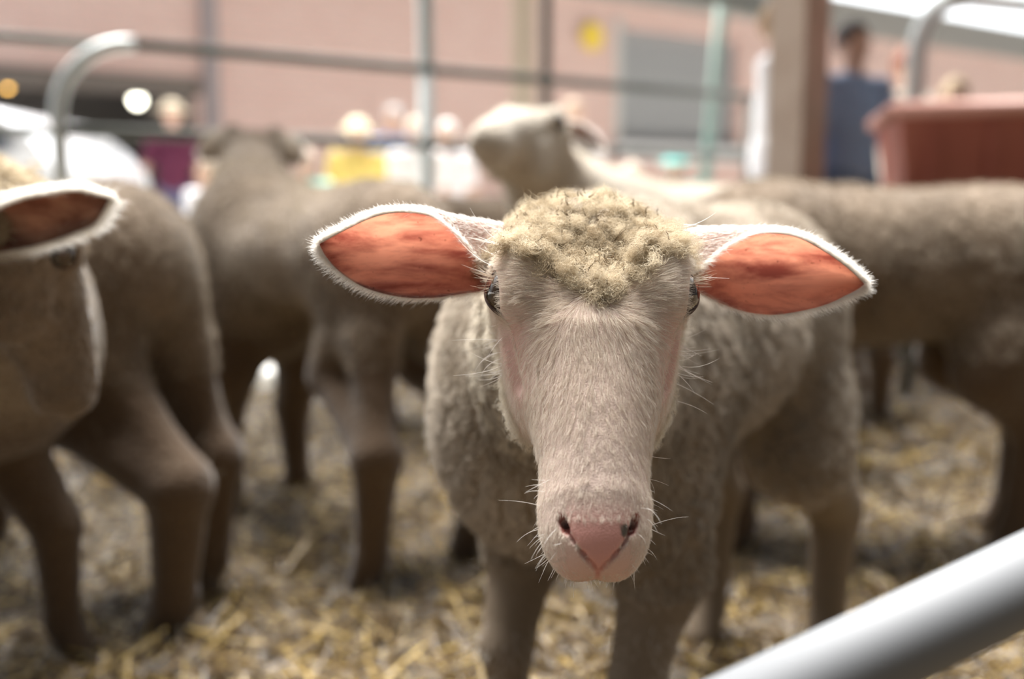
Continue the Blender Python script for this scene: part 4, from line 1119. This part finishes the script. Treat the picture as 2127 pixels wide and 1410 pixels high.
# ================================================================== red cart on the right
def build_cart():
    c = W(2135, 300, 3.75); cx, cy = c[0], c[1]
    root = empty('red_cart', (cx, cy, 0), 'big dull red tub cart standing at the right edge', 'cart'); rl = A([cx, cy, 0]); Rm = rotz(math.radians(-14))
    M_red = mat('dull_red_plastic', (.36, .105, .075), .5, col2=(.42, .14, .10), scale=5)
    m, nn, l, p = M_red, None, None, None
    hw, hd, zt, zb, t = .50, .36, 1.07, .56, .03
    def ring(s, z): return [(-hw*s, -hd*s, z), (hw*s, -hd*s, z), (hw*s, hd*s, z), (-hw*s, hd*s, z)]
    V = ring(.86, zb)+ring(1, zt)+[(x*(1-t*2), y*(1-t*2), z) for x, y, z in ring(1, zt)]+[(x*(1-t*2), y*(1-t*2), z) for x, y, z in ring(.86, zb+.04)]
    F = [(3, 2, 1, 0)]+[(i, (i+1) % 4, (i+1) % 4+4, i+4) for i in range(4)]+[(4+i, 4+(i+1) % 4, 8+(i+1) % 4, 8+i) for i in range(4)]+[(8+i, 8+(i+1) % 4, 12+(i+1) % 4, 12+i) for i in range(4)]+[(12, 13, 14, 15)]
    o = mesh_obj('tub', A(V) @ Rm.T, F, M_red, root, False); b = o.modifiers.new('bevel', 'BEVEL'); b.width = .02; b.segments = 2
    mm = MB()
    for a, b_ in (((-hw, -hd), (hw, -hd)), ((hw, -hd), (hw, hd)), ((hw, hd), (-hw, hd)), ((-hw, hd), (-hw, -hd))):
        mm.tube([A([a[0]*1.02, a[1]*1.02, zt]) @ Rm.T, A([b_[0]*1.02, b_[1]*1.02, zt]) @ Rm.T], .028, 10)
    mm.build('rim', mat('faded_red_rim', (.55, .28, .23), .5), root, True)
    for i in range(5):
        mm = MB(); x = -.38+i*.19; mm.box((x, -hd*.95-.005, .82), (.03, .03, .42)); V = mm.V[0] @ Rm.T; mesh_obj('rib', V, mm.F, M_red, root, False)
    for sx_ in (-1, 1):
        for sy_ in (-1, 1):
            mm = MB(); mm.tube([A([sx_*.36, sy_*.24, .58]) @ Rm.T, A([sx_*.42, sy_*.28, .04]) @ Rm.T], .022, 10); mm.build('leg', M_galv, root, True)
build_cart()

# ================================================================== people outside the pen (far out of focus)
def human(label, px, Y, height, top, bottom, hair, skin=(.62, .40, .30), yaw=0, arms=((-.12, .0), (.12, .0)), hat=None, long_sleeve=False, skirt=False, build=1., shift=0., group=None):
    """yaw 0 faces the camera; arms: (outward, forward) swing of each hand"""
    m_ = (px-1063.5)/FPX; loc = A([m_*Y, Y, 0.]); k = height/1.72
    R = rotz(math.radians(yaw))
    root = empty('person', loc, label, 'person', group)
    J = {}
    def limb(P, a, b, ra, rb): return cone(P, a, b, ra, rb)
    sh = .185*build; hp = .09
    hands = []
    for sd, (o_, f_) in zip((-1, 1), arms):
        S = A([sd*sh, 0, 1.40]); d1 = unit(A([sd*(.12+o_*.5), -f_*.5, -1])); El = S+d1*.29
        d2 = unit(A([sd*(.05+o_), -f_-.12, -1 if f_ < .9 else -.15])); Wr = El+d2*.25; Hn = Wr+d2*.07; hands.append((S, El, Wr, Hn, d2))
    def skin_f(P):
        d = ell(P, (0, 0, 1.20), (.15*build, .105*build, .28))
        d = smin(d, ell(P, (0, .01, .95), (.155*build, .115*build, .15)), .06)
        d = smin(d, cone(P, (0, .005, 1.42), (0, -.005, 1.53), .055, .05), .04)
        d = smin(d, ell(P, (0, 0, 1.62), (.073, .09, .098)), .02)
        d = smin(d, ell(P, (0, -.025, 1.555), (.05, .06, .045)), .02)
        d = smin(d, cone(P, (0, -.088, 1.635), (0, -.103, 1.60), .010, .014), .012)
        for sx_ in (-1, 1):
            d = smin(d, ell(P, (sx_*.074, .01, 1.61), (.012, .02, .032)), .006)
            d = smax(d, -ell(P, (sx_*.028, -.092, 1.635), (.014, .012, .008)), .01)
        for (S, El, Wr, Hn, d2) in hands:
            d = smin(d, cone(P, S, El, .052, .040), .05); d = smin(d, cone(P, El, Wr, .040, .027), .02)
            d = smin(d, ell(P, Hn, (.03, .022, .045)), .012)
            for q in range(4):
                o_ = A([(q-1.5)*.016, 0, 0]); d = smin(d, cone(P, Hn+o_+d2*.03, Hn+o_+d2*(.088-.008*abs(q-1.4)), .0085, .0075), .004)
            d = smin(d, cone(P, Hn+A([.0, -.02, .0]), Hn+A([0, -.045, -.045]), .010, .008), .006)
        for sx_ in (-1, 1):
            d = smin(d, cone(P, (sx_*hp, 0, .90), (sx_*.10, -.01, .49), .082*build, .055), .05)
            d = smin(d, cone(P, (sx_*.10, -.01, .49), (sx_*.105, .01, .09), .053, .034), .02)
            d = smin(d, cone(P, (sx_*.105, .02, .045), (sx_*.115, -.13, .035), .036, .028), .02)
        return d
    def clip_z(d, P, lo, hi): return smax(smax(d, f32(lo)-P[2], .01), P[2]-f32(hi), .01)
    def shirt_f(P):
        d = ell(P, (0, 0, 1.20), (.165*build, .12*build, .29)); d = smin(d, ell(P, (0, .01, .97), (.17*build, .13*build, .15)), .06)
        for (S, El, Wr, Hn, d2) in hands:
            e = Wr if long_sleeve else (S+(El-S)*.75)
            a = cone(P, S, El if long_sleeve else e, .066, .052)
            if long_sleeve: a = smin(a, cone(P, El, e, .05, .038), .02)
            d = smin(d, a, .05)
        d = smin(d, cone(P, (-.1, 0, 1.41), (.1, 0, 1.41), .05, .05), .04)
        return smax(d, f32(.86)-P[2], .01)
    def pants_f(P):
        d = ell(P, (0, .01, .95), (.165*build, .125*build, .14))
        for sx_ in (-1, 1):
            if skirt: d = smin(d, cone(P, (sx_*hp, 0, .90), (sx_*.12, 0, .45), .10, .13), .08)
            else:
                d = smin(d, cone(P, (sx_*hp, 0, .90), (sx_*.10, -.01, .49), .096*build, .072), .04)
                d = smin(d, cone(P, (sx_*.10, -.01, .49), (sx_*.105, .01, .10), .07, .055), .02)
        return clip_z(d, P, .42 if skirt else .07, 1.02)
    def hair_f(P):
        d = ell(P, (0, .018, 1.645), (.086, .098, .098)); d = smax(d, -ell(P, (0, -.085, 1.60), (.075, .06, .075)), .015)
        return smax(d, f32(1.53)-P[2], .02)
    def hat_f(P):
        d = ell(P, (0, 0, 1.68), (.10, .11, .085)); d = smax(d, f32(1.66)-P[2], .005)
        return smin(d, smax(ell(P, (0, 0, 1.665), (.17, .18, .05)), np.abs(P[2]-f32(1.665))-f32(.006), .004), .02)
    def shoe_f(P):
        d = 1.
        for sx_ in (-1, 1):
            e = cone(P, (sx_*.105, .03, .05), (sx_*.117, -.15, .04), .045, .038)
            d = e if sx_ < 0 else np.minimum(d, e)
        return clip_z(d, P, .0, .11)
    def mk_(name, f, c, zr, rough=.8, h=.02, xr=.55, yr=.55):
        xs = np.arange(-xr, xr, h, dtype=f32); ys = np.arange(-yr, yr*.7, h, dtype=f32); zs = np.arange(zr[0], zr[1], h, dtype=f32)
        V, F = surface(f, xs, ys, zs, 2)
        return mesh_obj(name, (V*k) @ R.T, F, c if not isinstance(c, tuple) else mat(name+'_cloth' if name != 'body' else 'skin', c, rough), root)
    mk_('body', skin_f, skin, (-.02, 1.78), .5, .015)
    mk_('shirt', shirt_f, top, (.8, 1.6)); mk_('trousers' if not skirt else 'skirt', pants_f, bottom, (.03, 1.1))
    if hat: mk_('hat', hat_f, hat, (1.6, 1.82), h=.012, xr=.24, yr=.26)
    mk_('hair', hair_f, hair, (1.48, 1.8), h=.012, xr=.2, yr=.22)
    sh_ = mk_('shoes', shoe_f, (.06, .05, .05), (-.01, .14), h=.014, xr=.25, yr=.3)
    return root
G_ = 'visitors outside the pen'
human('person in a beige sun hat and maroon top beyond the gate', 372, 8.9, 1.60, (.13, .02, .06), (.10, .11, .2), (.25, .17, .1), yaw=10, arms=((.3, .5), (.1, .2)), hat=(.72, .62, .48), skin=(.7, .45, .36), group=G_)
human('small child in white, in front of the maroon visitor', 436, 5.4, .97, (.85, .85, .9), (.8, .8, .88), (.5, .4, .3), yaw=-20, group=G_)
human('visitor with pale hair in a yellow shirt by the gate', 748, 7.0, 1.30, (.72, .56, .16), (.65, .55, .30), (.85, .75, .5), yaw=10, hat=(.9, .82, .62), build=1.1, arms=((.25, .1), (.2, 0)), group=G_)
human('grey-haired visitor in a blue shirt behind the yellow one', 822, 8.6, 1.55, (.10, .20, .52), (.12, .16, .30), (.52, .50, .50), yaw=-15, build=1.15, group=G_)
human('visitor in white standing just left of the upright', 868, 6.4, 1.27, (.90, .86, .86), (.88, .85, .88), (.75, .62, .5), yaw=15, group=G_)
human('visitor in white standing just right of the upright', 930, 6.6, 1.27, (.90, .88, .92), (.88, .86, .92), (.85, .82, .8), yaw=-10, group=G_)
human('child in mint green seen between two sheep backs', 640, 5.2, 1.02, (.30, .68, .58), (.3, .45, .45), (.75, .6, .5), yaw=0, group=G_)
human('visitor with brown face in a white shirt right of the raised sheep head', 1190, 7.6, 1.50, (.92, .90, .93), (.16, .17, .22), (.55, .42, .32), yaw=30, arms=((.5, .2), (.35, .3)), group=G_)
human('child in pale pink left of the teal one', 1310, 6.2, .99, (.85, .62, .62), (.6, .4, .42), (.8, .65, .55), yaw=0, group=G_)
human('child in a teal top low behind the sheep backs', 1398, 5.9, 1.02, (.20, .68, .66), (.2, .4, .4), (.7, .9, .88), yaw=0, hat=(.30, .78, .76), group=G_)
human('dark-haired person in a blue denim outfit right of the brown post', 1752, 5.1, 1.63, (.24, .31, .46), (.12, .17, .28), (.05, .04, .04), yaw=25, long_sleeve=True, arms=((.25, .3), (.3, .5)), skin=(.48, .30, .22), build=1.05, group=G_)
human('person in a cream shirt leaning by the red cart', 1868, 6.2, 1.66, (.78, .72, .62), (.10, .11, .14), (.30, .12, .08), yaw=35, long_sleeve=True, arms=((.45, .3), (.2, .6)), group=G_)
human('fair-haired child between the bent gate corner and red cart', 1965, 5.6, 1.42, (.80, .62, .44), (.3, .3, .4), (.80, .62, .42), yaw=0, group=G_)
human('person in a white coat half hidden behind the brown post', 1606, 5.0, 1.70, (.93, .93, .97), (.90, .90, .95), (.3, .2, .12), yaw=60, long_sleeve=True, arms=((.35, .25), (.1, .1)), skin=(.55, .35, .25), build=1.0, group=G_)
